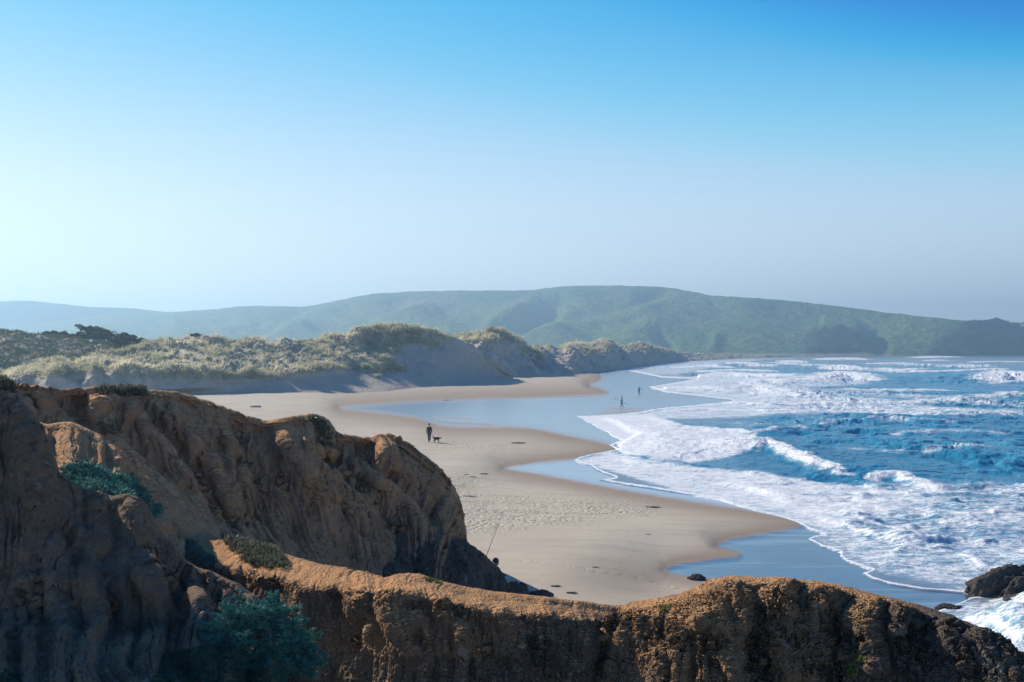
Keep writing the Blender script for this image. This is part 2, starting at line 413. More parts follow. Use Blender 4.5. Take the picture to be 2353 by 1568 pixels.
try:
    S.cycles.max_bounces = 6; S.cycles.volume_bounces = 0; S.cycles.diffuse_bounces = 3; S.cycles.glossy_bounces = 3
    S.cycles.caustics_reflective = False; S.cycles.caustics_refractive = False; S.cycles.sample_clamp_indirect = 6
except Exception: pass

# haze
def add_haze():
    x0, x1, y0, y1, z0, z1 = -3000, 3000, -60, 3600, -4, 180
    v = [(x, y, z) for x in (x0, x1) for y in (y0, y1) for z in (z0, z1)]
    q = [(0,1,3,2),(4,6,7,5),(0,4,5,1),(2,3,7,6),(0,2,6,4),(1,5,7,3)]
    t = NT('haze_air'); t.t.nodes.remove(t.b)
    pv = t.n('ShaderNodeVolumePrincipled'); pv.inputs['Density'].default_value = 4.3e-4
    pv.inputs['Color'].default_value = (.46, .73, 1, 1); pv.inputs['Anisotropy'].default_value = .42
    t.t.links.new(pv.outputs[0], t.out.inputs['Volume'])
    o = mesh_np('haze', v, quads=q, mat=t.m, smooth=False); props(o, kind='stuff')
add_haze()

# ------------------------------------------------------------------ shore plan
WATER = [(1345,846),(1366,852),(1384,866),(1376,876),(1346,886),(1386,896),(1401,905),(1316,909),(1176,914),(1050,917),(950,922),(850,928),(775,934),
         (790,942),(860,949),(950,960),(985,970),(1010,981),(1100,984),(1190,983),(1225,986),(1300,1002),(1400,1022),(1418,1032),(1400,1039),(1330,1052),
         (1220,1064),(1152,1074),(1180,1082),(1240,1092),(1350,1112),(1500,1140),(1600,1155),(1700,1171),(1800,1189),(1842,1203),(1830,1210),(1740,1225),
         (1665,1238),(1643,1251),(1658,1262),(1712,1276),(1640,1281),(1560,1291),(1520,1305),(1540,1322),(1620,1332),(1700,1345),(1800,1400),(2000,1600),
         (2400,2200),(6500,2200),(6500,812),(1700,812),(1500,832)]
WATER = chaikin(WATER, 1)
FOAMEDGE = [(1330,846),(1366,846),(1430,848),(1470,858),(1521,869),(1600,872),(1560,878),(1487,889),(1530,903),(1617,912),(1684,920),(1655,925),(1569,933),(1511,938),(1473,946),
            (1382,955),(1327,956),(1345,966),(1367,977),(1374,985),(1396,991),(1406,1001),(1430,1011),(1399,1023),(1415,1033),(1358,1042),(1332,1050),(1320,1059),(1358,1071),
            (1372,1080),(1390,1088),(1415,1097),(1377,1103),(1440,1114),(1511,1124),(1583,1136),(1655,1148),(1699,1163),(1735,1174),(1790,1186),(1833,1201),(1859,1216),
            (1893,1228),(1868,1231),(1855,1238),(1887,1255),(1931,1268),(1929,1275),(1945,1290),(1970,1299),(2003,1309),(1981,1316),(2003,1329),(2046,1342),(2118,1353),
            (2201,1360),(2240,1363)]
SEA = FOAMEDGE+[(2260,1368),(2228,1372),(2205,1384),(2168,1396),(2150,1404),(2200,1450),(2300,1560),(2500,1800),(2800,2200),(6500,2200),(6500,806),(1330,806)]
BLUE_POOL = [(1846,1204),(1720,1228),(1660,1250),(1730,1280),(1570,1300),(1560,1325),(1700,1345),(1900,1400),(2150,1404),(2240,1363),(1981,1330),(1940,1290),(1855,1240)]

def smooth2(a, k):
    a = a.astype(np.float64)
    for ax in (0, 1):
        for _ in range(3):
            pad = [(0, 0), (0, 0)]; pad[ax] = (k+1, k); c = np.cumsum(np.pad(a, pad, mode='edge'), axis=ax)
            n = a.shape[ax]; a = (np.take(c, range(2*k+1, 2*k+1+n), axis=ax)-np.take(c, range(0, n), axis=ax))/(2*k+1)
    return a
BEACH = {}
def ground_height(X, Y):
    """beach: nearly level at the water's edge, rising gently inland"""
    dx = CX+X/Y*F; dy = CY+H/Y*F
    s = sdf(dx.astype(f32), dy.astype(f32), WATER)           # positive over water
    k = Y/F; fores = Y/H
    dist = np.maximum(-s, 0)*k*2.5
    z = .85*(1-np.exp(-dist/9))
    z = np.where(s > 0, -.04*sstep(0, 14, s), z)
    if X.shape[0] > 50: z = smooth2(z, 10)*sstep(2, 70, -s)+z*(1-sstep(2, 70, -s))
    z = z+.05*fbm(X*.15, Y*.15, 3.1, 3)*np.clip(dist/3, 0, 1)
    return z, s

def make_ground():
    dyr = np.concatenate([np.linspace(809.5, 830, 46), np.linspace(831, 1000, 240), np.linspace(1001, 1420, 420), np.linspace(1424, 1900, 90)])
    dxr = np.concatenate([np.linspace(-900, -30, 60), np.linspace(-20, 2380, 1000), np.linspace(2400, 3400, 60)])
    DX, DY = np.meshgrid(dxr, dyr); Y = H*F/(DY-CY); X = (DX-CX)/F*Y
    z, s0 = ground_height(X, Y)
    PX, PY = proj(np.stack([X, Y, z], -1)); PX = PX.astype(f32); PY = PY.astype(f32)
    wob = fbm(X*.25, Y*.25, 1.0, 3)*3.5
    s = sdf(PX+wob, PY+wob*.5, WATER)
    wob2 = fbm(X*.8, Y*.8, 7.0, 3)
    wet = sstep(-3.0, 10.0, s+wob2*4)
    # sheen fading into damp sand near the water's edge
    damp = sstep(-42, -2, s+wob); kd = sstep(4, 40, -s); damp = smooth2(damp, 9)*kd+damp*(1-kd)
    damp = np.maximum(damp, .8*np.exp(-((PY-1325-fbm(X*.3, Y*.3, 5, 3)*30)/42)**2)*sstep(1150, 1500, PX))
    # pitted, trodden sand
    pock = np.zeros_like(s)
    for poly, a, soft in (
        ([(1000,1088),(1120,1095),(1060,1130),(1150,1135),(1300,1146),(1450,1160),(1530,1175),(1400,1190),(1250,1205),(1150,1220),(1050,1235),(900,1240),(900,1080)], 1.0, 16),
        ([(760,1000),(960,990),(1080,1008),(1200,1019),(1110,1034),(980,1045),(800,1040)], .75, 10),
        ([(300,915),(740,930),(900,975),(960,1000),(760,1030),(500,960)], .7, 12),
        ([(-900,893),(700,890),(1000,872),(1300,868),(1330,880),(1200,903),(800,915),(300,925),(-900,915)], .45, 8)):
        pock = np.maximum(pock, a*sstep(-soft, soft, sdf(PX, PY, poly, 60)+wob*3))
    for pts, wd in (([(1010,1018),(1120,1030),(1260,1036),(1380,1028)], 2.2), ([(1090,1240),(1230,1196),(1400,1150),(1560,1160)], 3.0), ([(430,915),(640,930),(860,968),(985,1014)], 2.0),
                    ([(1060,1130),(1170,1105),(1330,1125)], 2.6), ([(1130,1280),(1300,1300),(1480,1330),(1560,1352)], 3.4), ([(700,905),(950,902),(1230,890)], 1.2)):
        d, al, sd3 = seg_dist(PX+wob2*3, PY+wob2, pts); pock = np.maximum(pock, .55*np.exp(-(d/wd)**2))
    pock *= (1-wet)
    fleck = np.maximum(.9*np.exp(-((s+44+wob*5)/5)**2), .6*np.exp(-((s+95+wob*9)/9)**2))*np.clip(.6+fbm(X*.1, Y*.1, 6, 2)*1.6, 0, 1)*(Y < 300)
    ripple = sstep(-5, 25, sdf(PX, PY, BLUE_POOL))*.9+.06
    # thin sand bars showing in the lagoon
    for pts, wd, a in (([(1000,968),(1060,973),(1130,976)], 3.5, .8), ([(1000,958),(1080,963)], 2.2, .8), ([(1400,938),(1480,944),(1380,950)], 4, .6), ([(1180,915),(1330,913),(1650,914)], 1.4, .6), ([(1530,869),(1620,872),(1560,880)], 3, .7)):
        d, al, sdd = seg_dist(PX+wob*4, PY+wob*.6, pts)
        wet = wet*(1-a*np.exp(-(d/wd)**2)); damp = np.maximum(damp, np.exp(-(d/wd)**2))
    # real pits in the nearer sand
    z = z+pock*.03*(fbm(X*1.5, Y*1.5, 0, 3, mode=1)+.1)*(Y < 120)*sstep(.5, .8, pock)
    sea = sdf(PX, PY, SEA)
    z = np.where(sea > 6, -.05-np.minimum(sea-6, 40)*.05, z)
    A = np.stack([X, Y, z], -1); q = grid_quads(*X.shape); BEACH['A'] = A
    o = mesh_np('beach', A.reshape(-1, 3), quads=flip_if(q, A), mat=M['sand'], attrs={'wet': wet.ravel(), 'pock': pock.ravel(), 'damp': damp.ravel(), 'ripple': ripple.ravel(), 'sky_sheen': (1-sstep(1170, 1215, PY)).ravel(), 'fleck': fleck.ravel()})
    props(o, kind='structure')
make_ground()

# waves: crest line, height, half-width shoreward / seaward in metres, whiteness
WAVES = [
 ([(1700,1052),(1732,1043),(1751,1030),(1780,1036),(1814,1057),(1876,1078),(1930,1098),(2000,1110)], .95, 1.5, 4.5, .9),
 ([(1975,1113),(2020,1106),(2063,1105),(2088,1114),(2135,1131),(2190,1150)], .55, 1.2, 4, .85),
 ([(1655,1109),(1703,1121),(1766,1136),(1800,1150),(1847,1167)], .30, .7, 4, 1),
 ([(1660,906),(1694,901),(1732,893),(1775,903),(1823,915),(1900,918)], 1.0, 5, 14, 1),
 ([(1840,888),(1870,882),(1905,875),(1934,866),(1982,874),(2030,884)], 1.6, 7, 20, 1),
 ([(1895,853),(1925,850),(1960,853),(1975,855)], 1.7, 10, 30, 1),
 ([(1970,864),(2030,866),(2100,869),(2169,869),(2200,868)], 1.2, 8, 30, .8),
 ([(2100,866),(2200,861),(2251,858),(2285,854),(2300,859)], 1.4, 10, 30, .75),
 ([(2250,885),(2280,878),(2308,867),(2330,870),(2370,880),(2500,882)], 2.2, 9, 22, .9),
 ([(1590,871),(1640,865),(1680,861),(1720,869),(1780,872),(1850,878)], .9, 7, 20, 1),
 ([(1685,841),(1703,838),(1720,841)], 1.6, 14, 30, 1), ([(1730,845),(1750,843),(1775,845)], 1.3, 12, 30, 1), ([(1808,837),(1820,833),(1832,837)], 1.6, 15, 30, 1),
 ([(1880,829),(1940,825),(1990,829)], 1.6, 20, 40, .9), ([(2110,824),(2150,821),(2200,823)], 1.6, 25, 50, .9), ([(2130,832),(2170,830)], 1.2, 15, 50, .8),
 ([(1866,1191),(1900,1199),(1938,1209),(1974,1227),(2028,1238)], .16, .35, 1.2, 1),
 ([(2190,1281),(2240,1297),(2255,1312),(2305,1321),(2360,1330)], .22, .4, 1.4, 1),
 ([(1690,1004),(1750,1002),(1790,1000),(1838,993),(1860,1000)], .55, 2, 9, .3),
 ([(1382,957),(1420,970),(1455,990),(1480,1002),(1440,1020),(1435,1040),(1490,1055),(1560,1064),(1590,1062)], .36, .9, 8, 1),
 ([(1500,960),(1560,985),(1700,1000),(1760,1012)], .25, 1.5, 5, .7),
 ([(1700,1163),(1660,1150),(1583,1138),(1440,1116),(1377,1104)], .05, .2, 1.2, 1),
 ([(2353,905),(2200,925),(2000,935),(1900,930)], .6, 5, 14, .5), ([(2353,1010),(2150,1000),(2000,1012)], .6, 3, 8, .25),
 ([(1900,1040),(2050,1050),(2300,1042)], .5, 3, 8, .2), ([(1850,980),(2000,975),(2250,985)], .6, 3, 9, .25), ([(2020,842),(2200,846)], 1.2, 12, 40, .4),
 ([(1490,893),(1600,898),(1700,905)], .35, 2, 10, 1),
 ([(1540,847),(1620,843),(1690,847)], .6, 8, 22, .9), ([(1590,857),(1700,852),(1800,857)], .7, 8, 20, .9), ([(1840,846),(1900,849),(1940,847)], .7, 10, 20, .8), ([(2000,853),(2080,856),(2120,854)], .6, 9, 20, .7), ([(2180,846),(2270,844)], .9, 12, 30, .7),
 ([(1700,886),(1760,881),(1830,887)], .7, 5, 12, .9), ([(1880,901),(2050,906),(2200,902)], .5, 4, 12, .6), ([(1640,925),(1800,936),(1950,930)], .35, 2.5, 9, .9), ([(1500,949),(1620,942),(1760,949),(1900,951)], .35, 2, 7, .9), ([(2050,962),(2200,967),(2353,962)], .4, 3, 8, .5),
 ([(1760,838),(1850,841),(1900,839)], .6, 12, 30, .7), ([(1990,838),(2060,836),(2100,838)], .8, 14, 30, .7), ([(2220,834),(2300,832),(2360,834)], .8, 14, 40, .6),
 ([(1700,1128),(1850,1150),(1980,1172),(2100,1180)], .15, .5, 2.5, .9), ([(1960,1200),(2100,1225),(2200,1240)], .14, .45, 2, .9), ([(2050,1262),(2150,1277),(2200,1276)], .12, .4, 1.6, .9), ([(2120,1180),(2230,1195),(2353,1190)], .16, .6, 2.5, .8), ([(1400,1050),(1500,1075),(1620,1085),(1760,1098)], .12, .5, 3, .9),
 ([(2200,1330),(2260,1345),(2330,1352)], .12, .3, 1.2, .9), ([(2200,1420),(2280,1450),(2350,1500)], .15, .3, 1.2, .9),
]
FOAMZ = [
 ([(1340,842),(1500,831),(1700,822),(1900,819),(1900,823),(1760,830),(1640,846),(1560,866),(1430,862)], .56, 6),
 ([(1470,895),(1600,866),(1680,856),(1850,872),(1980,874),(2010,884),(1900,896),(1840,905),(1990,918),(2130,935),(2353,948),(2353,962),(2100,968),(1900,958),(1740,962),(1500,968),(1320,956),(1470,945),(1684,920)], .64, 8),
 ([(1320,954),(1500,948),(1560,985),(1640,990),(1737,1008),(1745,1030),(1720,1050),(1640,1060),(1580,1068),(1500,1062),(1430,1045),(1400,1000)], .86, 7),
 ([(1310,1059),(1400,1035),(1480,1058),(1600,1075),(1750,1088),(1900,1112),(1990,1120),(2100,1140),(2180,1165),(2000,1190),(1900,1225),(1838,1205),(1700,1172)], .75, 9),
 ([(1838,1200),(1950,1165),(2100,1140),(2250,1160),(2353,1180),(2600,1200),(2600,1800),(2300,1560),(2130,1400),(2201,1360),(1981,1315),(1857,1237)], .58, 14),
 ([(1960,1108),(2200,1120),(2600,1122),(2600,1230),(2300,1230),(2100,1180)], .52, 14),
 ([(1480,968),(1900,968),(2000,990),(1700,1000),(1560,985)], .38, 8),
 ([(2140,1398),(2235,1364),(2280,1395),(2600,1440),(2600,1800),(2300,1560)], .54, 8),
 ([(1640,885),(1900,898),(2353,930),(2353,945),(2000,925),(1700,915)], .55, 8),
]
def make_sea():
    dyr = np.concatenate([np.linspace(807.0, 830, 70), np.linspace(830.5, 960, 240), np.linspace(961, 1420, 520), np.linspace(1422, 1900, 90)])
    dxr = np.concatenate([np.linspace(1300, 2400, 1000), np.linspace(2405, 3600, 130)])
    DX, DY = np.meshgrid(dxr, dyr); Y = H*F/(DY-CY); X = (DX-CX)/F*Y
    DXf, DYf = DX.astype(f32), DY.astype(f32)
    wx = fbm(X*.35, Y*.35, 2.0, 4); wy = fbm(X*.35, Y*.35, 8.0, 4)
    jag = fbm(X*1.6, Y*1.6, 4.0, 3)
    px = DXf+wx*8; py = DYf+wy*3
    s = sdf(DXf+wx*3+jag*2.5, DYf+wy*1.5+jag*1.2, SEA)
    open_ = sstep(8, 140, s)
    foam = .18+.14*fbm(X*.03, Y*.05, 1, 3)
    for poly, d, soft in FOAMZ:
        m = sstep(-soft, soft, sdf(px, py, poly, 40)); foam = np.maximum(foam, d*m) if d > .5 else foam*(1-m)+np.maximum(foam, d)*m
    foam = np.where(DYf < 1400, foam, foam)
    z = .02+0*X; spacing = np.gradient(Y, axis=0); spacing = np.abs(spacing)
    # wind chop
    r2 = np.random.default_rng(3)
    for i in range(34):
        lam = 1.6*1.13**i; ang = math.radians(200+r2.normal()*32); amp = .0055*lam**.85
        kx, ky = math.cos(ang)*2*math.pi/lam, math.sin(ang)*2*math.pi/lam
        ok = sstep(2.2, 4.0, lam/spacing)
        ph = kx*X+ky*Y+r2.uniform(0, 6.28)+wx*1.6
        z = z+amp*(1-np.abs(np.sin(ph))*1.3)*ok*open_*.8
    z = z+.05*fbm(X*.4, Y*.55, 5, 4, mode=2)*sstep(20, 90, s)*sstep(1.2, .5, spacing)
    green = np.zeros_like(z)
    Xc, Yc = X.astype(f32), Y.astype(f32)
    for pts, h, wf, wb, wh in WAVES:
        near_ = sum(q[1] for q in pts)/len(pts) > 940
        if near_: h, wf = h*.62, wf*.75
        wp = [G(a, b)[:2] for a, b in pts]
        xs = [q[0] for q in wp]; ys = [q[1] for q in wp]; R = wb*3
        m = (X > min(xs)-R) & (X < max(xs)+R) & (Y > min(ys)-R) & (Y < max(ys)+R)
        if not m.any(): continue
        d, al, sd_ = seg_dist((Xc+wx*.8*wf)[m], (Yc+wy*.8*wf)[m], wp)
        # the shore lies towards the viewer and to the left of each crest
        ax, ay = wp[0]; bx, by = wp[-1]
        front = np.sign((bx-ax)*(-1000)-(by-ay)*(-300))
        sh = sd_*front > 0
        prof = np.where(sh, np.exp(-(d/wf)**2), np.exp(-(d/wb)**2))
        tap = sstep(0, .22, al)*(1-sstep(.72, 1, al))
        tap = tap*.9+.1*sstep(0, .05, al)*(1-sstep(.95, 1, al))
        lump = 1+.35*fbm(X[m]/wf*.5, Y[m]/wf*.5, 3, 3)
        z[m] += h*prof*tap*lump
        wm = np.where(sh, np.exp(-(d/(wf*1.1))**2), np.exp(-(d/(wf*.6))**2))
        wm = wm*sstep(.05, .45, tap+fbm(X[m]/wf, Y[m]/wf, 6, 2)*.3)
        foam[m] = np.maximum(foam[m], wm*(.35+.75*wh))
        if h > .5: green[m] = np.maximum(green[m], np.where(sh, np.exp(-((d-wf*.5)/(wf*.6))**2), .3*np.exp(-(d/wf)**2))*tap*(1-.3*wh))
        z[m] += .12*h*np.clip(wm, 0, 1)*fbm(X[m]/wf*2.2, Y[m]/wf*2.2, 9, 3, mode=1)
    fz = np.clip((foam-.6)*2.5, 0, 1)
    z = z+.03*fz*fbm(X*1.1, Y*1.1, 2, 4, mode=1)*sstep(4, 40, s)*sstep(1.5, .4, spacing)
    # thin lace of foam right at the edge
    edge = np.exp(-((s-2.2)/2.0)**2)
    foam = np.maximum(foam, edge*1.05)
    foam = foam*np.where((s > 5) & (s < 16) & (DYf > 1160), .85, 1)
    thin = 1-sstep(10, 70, s)
    z = np.where(s < 7, np.minimum(z, -.09+.028*(s+3.0)), z)
    keep = s > -6
    A = np.stack([X, Y, z], -1); q = grid_quads(*X.shape, keep=keep)
    o = mesh_np('sea', A.reshape(-1, 3), quads=flip_if(q, A), mat=M['sea'], attrs={'foam': foam.ravel(), 'thin': thin.ravel(), 'green': green.ravel()})
    props(o, kind='structure')
make_sea()

# ------------------------------------------------------------------ hills
def hill(name, rows, nu, nv, amp, freq, skew=0, attrs=None, strk=(), mat='hill'):
    A = loft(rows, nu, nv); n = orient(A)
    v = np.linspace(0, 1, nv)[:, None]
    c0 = sum(1 for r in rows if r[0] == 'w')/(len(rows)-1.); env = sstep(c0-.02, c0+.22, v)*np.clip((1-v)*3, 0, 1)*.93+.07
    x = (A[..., 0]+skew*A[..., 1])*freq
    A = A+n*(amp*env*(fbm(x, A[..., 1]*freq*.35, A[..., 2]*freq*.3, 5, mode=1)))[..., None]
    B = strokes(A.copy(), orient(A), strk); A = A+(B-A)*(np.clip(env-.07, 0, 1)*1.1)[..., None]
    A = A+orient(A)*(amp*.10*fbm(A[..., 0]*freq*7, A[..., 1]*freq*7, 1, 3))[..., None]
    dx, dy = proj(A)
    at = {'wood': np.zeros(dx.size), 'bare': np.zeros(dx.size)}
    if attrs: at.update({k: fn(dx.astype(f32), dy.astype(f32)).ravel() for k, fn in attrs.items()})
    o = mesh_np(name, A.reshape(-1, 3), quads=flip_if(grid_quads(nv, nu), A), mat=M[mat], attrs=at); props(o, kind='structure')
    return A
cA = [(-500,730,3000),(-250,712,3000),(-60,700,3000),(60,694,3000),(120,698,2980),(200,706,2980),(300,712,2980),(380,718,2960),(500,735,2950),(620,760,2950)]
hill('far_hill', back_rows(cA, [(400, -100)])+[cA, [(a, b+28, y-60) for a, b, y in cA], [(a, 800, 2850) for a, b, y in cA]], 300, 90, 14, .005)
cB = [(-700,770,2900),(-300,758,2850),(-60,750,2800),(60,746,2750),(140,738,2700),(220,726,2650),(300,718,2600),(390,717,2550),(480,712,2500),(560,704,2450),(640,704,2400),(700,704,2380),
      (770,692,2350),(850,677,2300),(950,670,2300),(1060,668,2300),(1160,668,2300),(1230,666,2300),(1290,659,2250),(1380,657,2250),(1460,658,2200),(1530,661,2200),(1590,671,2150),(1640,680,2100),(1720,685,2050),(1800,690,2050),(1880,698,2000),
      (1950,707,1950),(2030,717,1900),(2100,725,1850),(2180,734,1800),(2260,742,1780),(2353,751,1750),(2500,775,1750),(2700,800,1750)]
def rowB(fr, Yf):
    out = []
    for a, b, y in cB:
        base = 818 if a > 1500 else 812
        out.append((a, b+(base-b)*fr, y+(1570-y)*Yf))
    return out
SB = [([(1250,672),(1220,700),(1170,730),(1130,755),(1090,780)], 22, 16), ([(1300,662),(1265,705),(1200,742),(1150,760)], 20, -26), ([(1590,672),(1500,700),(1400,722),(1300,740),(1180,775)], 20, 18),
      ([(1560,668),(1450,700),(1330,728),(1220,745)], 20, -22), ([(1640,682),(1560,720),(1480,760),(1420,790)], 26, 8), ([(950,672),(900,700),(800,735),(700,770)], 24, -18), ([(1080,670),(1000,700),(900,740),(820,775)], 24, 14),
      ([(700,706),(640,735),(560,770)], 20, -16), ([(770,695),(720,730),(620,770)], 20, 12), ([(1880,750),(1960,765),(1990,800)], 22, 14), ([(1995,770),(2020,795),(2030,815)], 16, -14),
      ([(1500,760),(1540,790),(1560,812)], 12, -10), ([(1650,770),(1640,800),(1620,815)], 12, 8), ([(400,722),(350,745),(250,770)], 20, -14)]
wood = lambda x, y: np.maximum(sstep(-8, 8, sdf(x, y, [(1870,752),(1930,745),(1975,762),(1998,780),(1990,800),(1960,815),(1850,815),(1845,780)])+8*fbm(x*.04, y*.08, 1, 3)),
       sstep(-8, 8, sdf(x, y, [(2215,745),(2380,735),(2600,770),(2600,830),(2120,830),(2150,780)])+8*fbm(x*.04, y*.08, 3, 3)))*.85
bare = lambda x, y: sstep(812, 815.5, y+2.0*fbm(x*.02, y*.05, 2, 3))*sstep(2150, 1900, x)
HB = hill('hill', back_rows(cB, [(700, -110), (250, -12)])+[cB, rowB(.2, .22), rowB(.5, .55), rowB(.8, .85), rowB(.97, .98), [(a, 824, 1500) for a, b, y in cB]], 900, 240, 26, .0045, .5,
     {'wood': wood, 'bare': bare}, SB)

# ------------------------------------------------------------------ dunes
def dune(name, rows, nu, nv, amp, freq, grass_fn, strk=(), hum=2.3, foot=99.):
    A = loft(rows, nu, nv); n = orient(A); fe = 1-.88*sstep(foot-.7, foot+.2, np.linspace(0, 1, nv)[:, None]*(len(rows)-1))
    A = A+n*(amp*fbm(A[..., 0]*freq, A[..., 1]*freq*.7, A[..., 2]*freq*.6, 5, mode=1)*fe)[..., None]
    A = strokes(A, orient(A), strk)
    dx, dy = proj(A); gg = grass_fn(dx.astype(f32), dy.astype(f32))
    A = A+np.array([0, 0, 1.])*(gg*hum*(fbm(A[..., 0]*.28, A[..., 1]*.28, 4, 4)))[..., None]
    dx, dy = proj(A)
    g = np.clip(grass_fn(dx.astype(f32), dy.astype(f32))+.35*fbm(A[..., 0]*.15, A[..., 1]*.15, 0, 3)*sstep(0, .3, gg), 0, 1)
    o = mesh_np(name, A.reshape(-1, 3), quads=flip_if(grid_quads(nv, nu), A), mat=M['dune'], attrs={'grass': g.ravel()}); props(o, kind='structure')
    return A, g
cD = [(-260,880,205),(-100,868,205),(0,856,205),(60,842,205),(110,835,205),(180,832,207),(250,815,213),(330,794,222),(390,786,230),(450,779,235),(520,781,238),(600,784,242),(700,786,248),(750,772,252),(800,765,256),(850,751,262),(890,746,264),(940,752,266),(1000,760,272),(1050,776,280),(1090,800,284),(1130,830,287),(1180,862,289)]
bD = [(-260,885,186),(-100,876,186),(0,872,186),(60,862,187),(110,856,187),(180,854,187),(250,846,188),(330,844,190),(390,842,192),(450,842,195),(520,846,199),(600,848,204),(700,848,211),(750,846,217),(800,843,227),(850,840,238),(890,836,245),(940,820,254),(1000,815,261),(1050,818,271),(1090,832,279),(1130,848,284),(1180,866,287)]
fD = [(a, y2, yy) for (a, _, _), (y2, yy) in zip(bD, [(908,176),(907,177),(906,178),(906,178),(903,179),(900,181),(898,182),(895,184),(891,187),(887,190),(882,195),(877,200),(872,206),(866,212),(860,222),(858,230),(857,238),(854,246),(852,253),(858,263),(863,271),(867,278),(870,284)])]
gD = [(a, y2, (9.2-.8)*2287/(y2-804.7)) for (a, _, _), y2 in zip(bD, [912,911,910,910,909,908,907,906,906,905,904,903,901,900,898,896,893.5,888,884,881,879,876.5,874.5])]
mD = [(a[0], a[1]*.5+b[1]*.5-3*min(1, max(0, (1000-a[0])/150)), a[2]*.5+b[2]*.5+4*min(1, max(0, (1000-a[0])/150))) for a, b in zip(cD, bD)]
tD = [(a, b+14, y-9) for a, b, y in gD]
DG = lambda x, y: np.clip(sstep(-14, 10, sdf(x, y, [(-300,840),(0,845),(110,826),(330,780),(450,765),(700,770),(850,735),(1035,745),(1035,785),(1000,800),(960,790),(930,790),(900,825),(950,850),(900,858),(830,852),(760,850),(690,858),(640,870),(500,872),(420,872),(330,868),(250,856),(180,862),(110,866),(0,868),(-300,880)])), 0, 1)
SDn = [([(110,858),(150,880),(170,905)], 14, 1.2), ([(180,856),(190,880),(180,900)], 12, -1.2), ([(230,850),(215,880),(160,903)], 14, 1.6), ([(280,850),(290,880),(300,900)], 12, -1.0), ([(330,848),(340,870),(345,890)], 12, 1.0),
       ([(60,862),(50,880),(20,895)], 14, 1.3), ([(400,845),(410,870)], 12, -.9), ([(460,850),(470,880)], 12, .9)]
DUNE1, g1 = dune('dune', back_rows(cD, [(60, -9), (20, -2.5)])+[cD, mD, bD, fD, gD, tD], 620, 250, 1.7, .11, DG, SDn, 2.3, 5.)
cE = [(1020,790,330),(1060,775,335),(1100,766,340),(1140,762,345),(1180,774,360),(1220,798,385),(1250,800,410),(1300,795,450),(1350,789,500),(1400,787,560),(1440,795,600),(1480,790,680),(1520,800,760),(1560,810,880),(1620,814,1050),(1720,815,1300),(1850,816.5,1480)]
fE = [(1020,880,290),(1060,874,295),(1100,870,300),(1140,867,306),(1180,864,314),(1220,861,325),(1250,860,335),(1300,858,350),(1350,852,385),(1400,846,440),(1440,842,490),(1480,837,560),(1520,832,650),(1560,829,760),(1620,825,900),(1720,821,1150),(1850,819.5,1400)]
bE = [(a[0], a[1]*.72+b[1]*.28, a[2]*.55+b[2]*.45) for a, b in zip(cE, fE)]
EG = lambda x, y: (1-sstep(1205, 1180, x)*sstep(786, 796, y))*np.clip(sstep(830, 800, y+12*np.sin(x*.045)+8*np.sin(x*.13))*.75+.7*sstep(1560, 1640, x), 0, 1)
SE = [([(1090,800),(1130,825),(1170,850)], 10, 2.2), ([(1110,795),(1150,812),(1170,830)], 9, -2), ([(1190,800),(1230,825),(1260,850)], 11, -2), ([(1180,782),(1205,815),(1230,850)], 9, 1.5), ([(1300,800),(1330,830)], 10, 2), ([(1420,800),(1440,825)], 9, -2), ([(1380,795),(1400,830)], 8, 2)]
DUNE2, g2 = dune('dune', back_rows(cE, [(80, -9), (25, -2)])+[cE, bE, fE, [(a, b+6, y-14) for a, b, y in fE]], 520, 170, 3.0, .07, EG, SE, 2.3, 4.6)
cL = [(-500,790,250),(-300,775,250),(-100,768,250),(0,767,250),(60,769,250),(130,779,250),(200,790,250),(270,800,250),(340,812,250),(420,830,250)]
LOWH, g3 = dune('scrub_hill', back_rows(cL, [(60, -6), (20, -1)])+[cL, [(a, b*.6+840*.4, 230) for a, b, y in cL], [(a, b*.2+850*.8+8, 212) for a, b, y in cL], [(a, 880, 206) for a, b, y in cL]], 240, 110, 1.2, .1, lambda x, y: 2*np.ones_like(x), (), .7)

# ------------------------------------------------------------------ vegetation built of blades and leaves
def blades(base, nrm, n_each, length, width, spread, lean=(0, 0, 0), bend=.3, seed=1):
    """tufts of tapering bent blades: two triangles per blade"""
    r = np.random.default_rng(seed); N = len(base)*n_each
    b = np.repeat(base, n_each, 0); L = np.repeat(length, n_each)*r.uniform(.55, 1.1, N)
    d = np.repeat(nrm, n_each, 0)+r.normal(size=(N, 3))*spread+np.array(lean); d[:, 2] = np.abs(d[:, 2])*.9+.1
    d /= np.linalg.norm(d, axis=1)[:, None]
    side = np.cross(d, r.normal(size=(N, 3))); side /= np.linalg.norm(side, axis=1)[:, None]+1e-9
    b = b+r.normal(size=(N, 3))*np.repeat(length, n_each)[:, None]*np.array([.22, .22, .03])
    w = np.repeat(width, n_each)[:, None]
    mid = b+d*(L*.55)[:, None]; tip = b+d*L[:, None]; tip[:, 2] -= bend*L*r.uniform(0, 1, N); tip[:, :2] += d[:, :2]*(bend*L*.7)[:, None]
    V = np.stack([b-side*w*.5, b+side*w*.5, mid+side*w*.5, mid-side*w*.5, tip], 1).reshape(-1, 3)
    i = np.arange(N)*5
    T = np.concatenate([np.stack([i, i+1, i+2], 1), np.stack([i, i+2, i+3], 1), np.stack([i+3, i+2, i+4], 1)])
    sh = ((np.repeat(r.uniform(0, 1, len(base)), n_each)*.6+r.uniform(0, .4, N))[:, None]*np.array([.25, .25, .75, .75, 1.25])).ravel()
    return V, T, sh
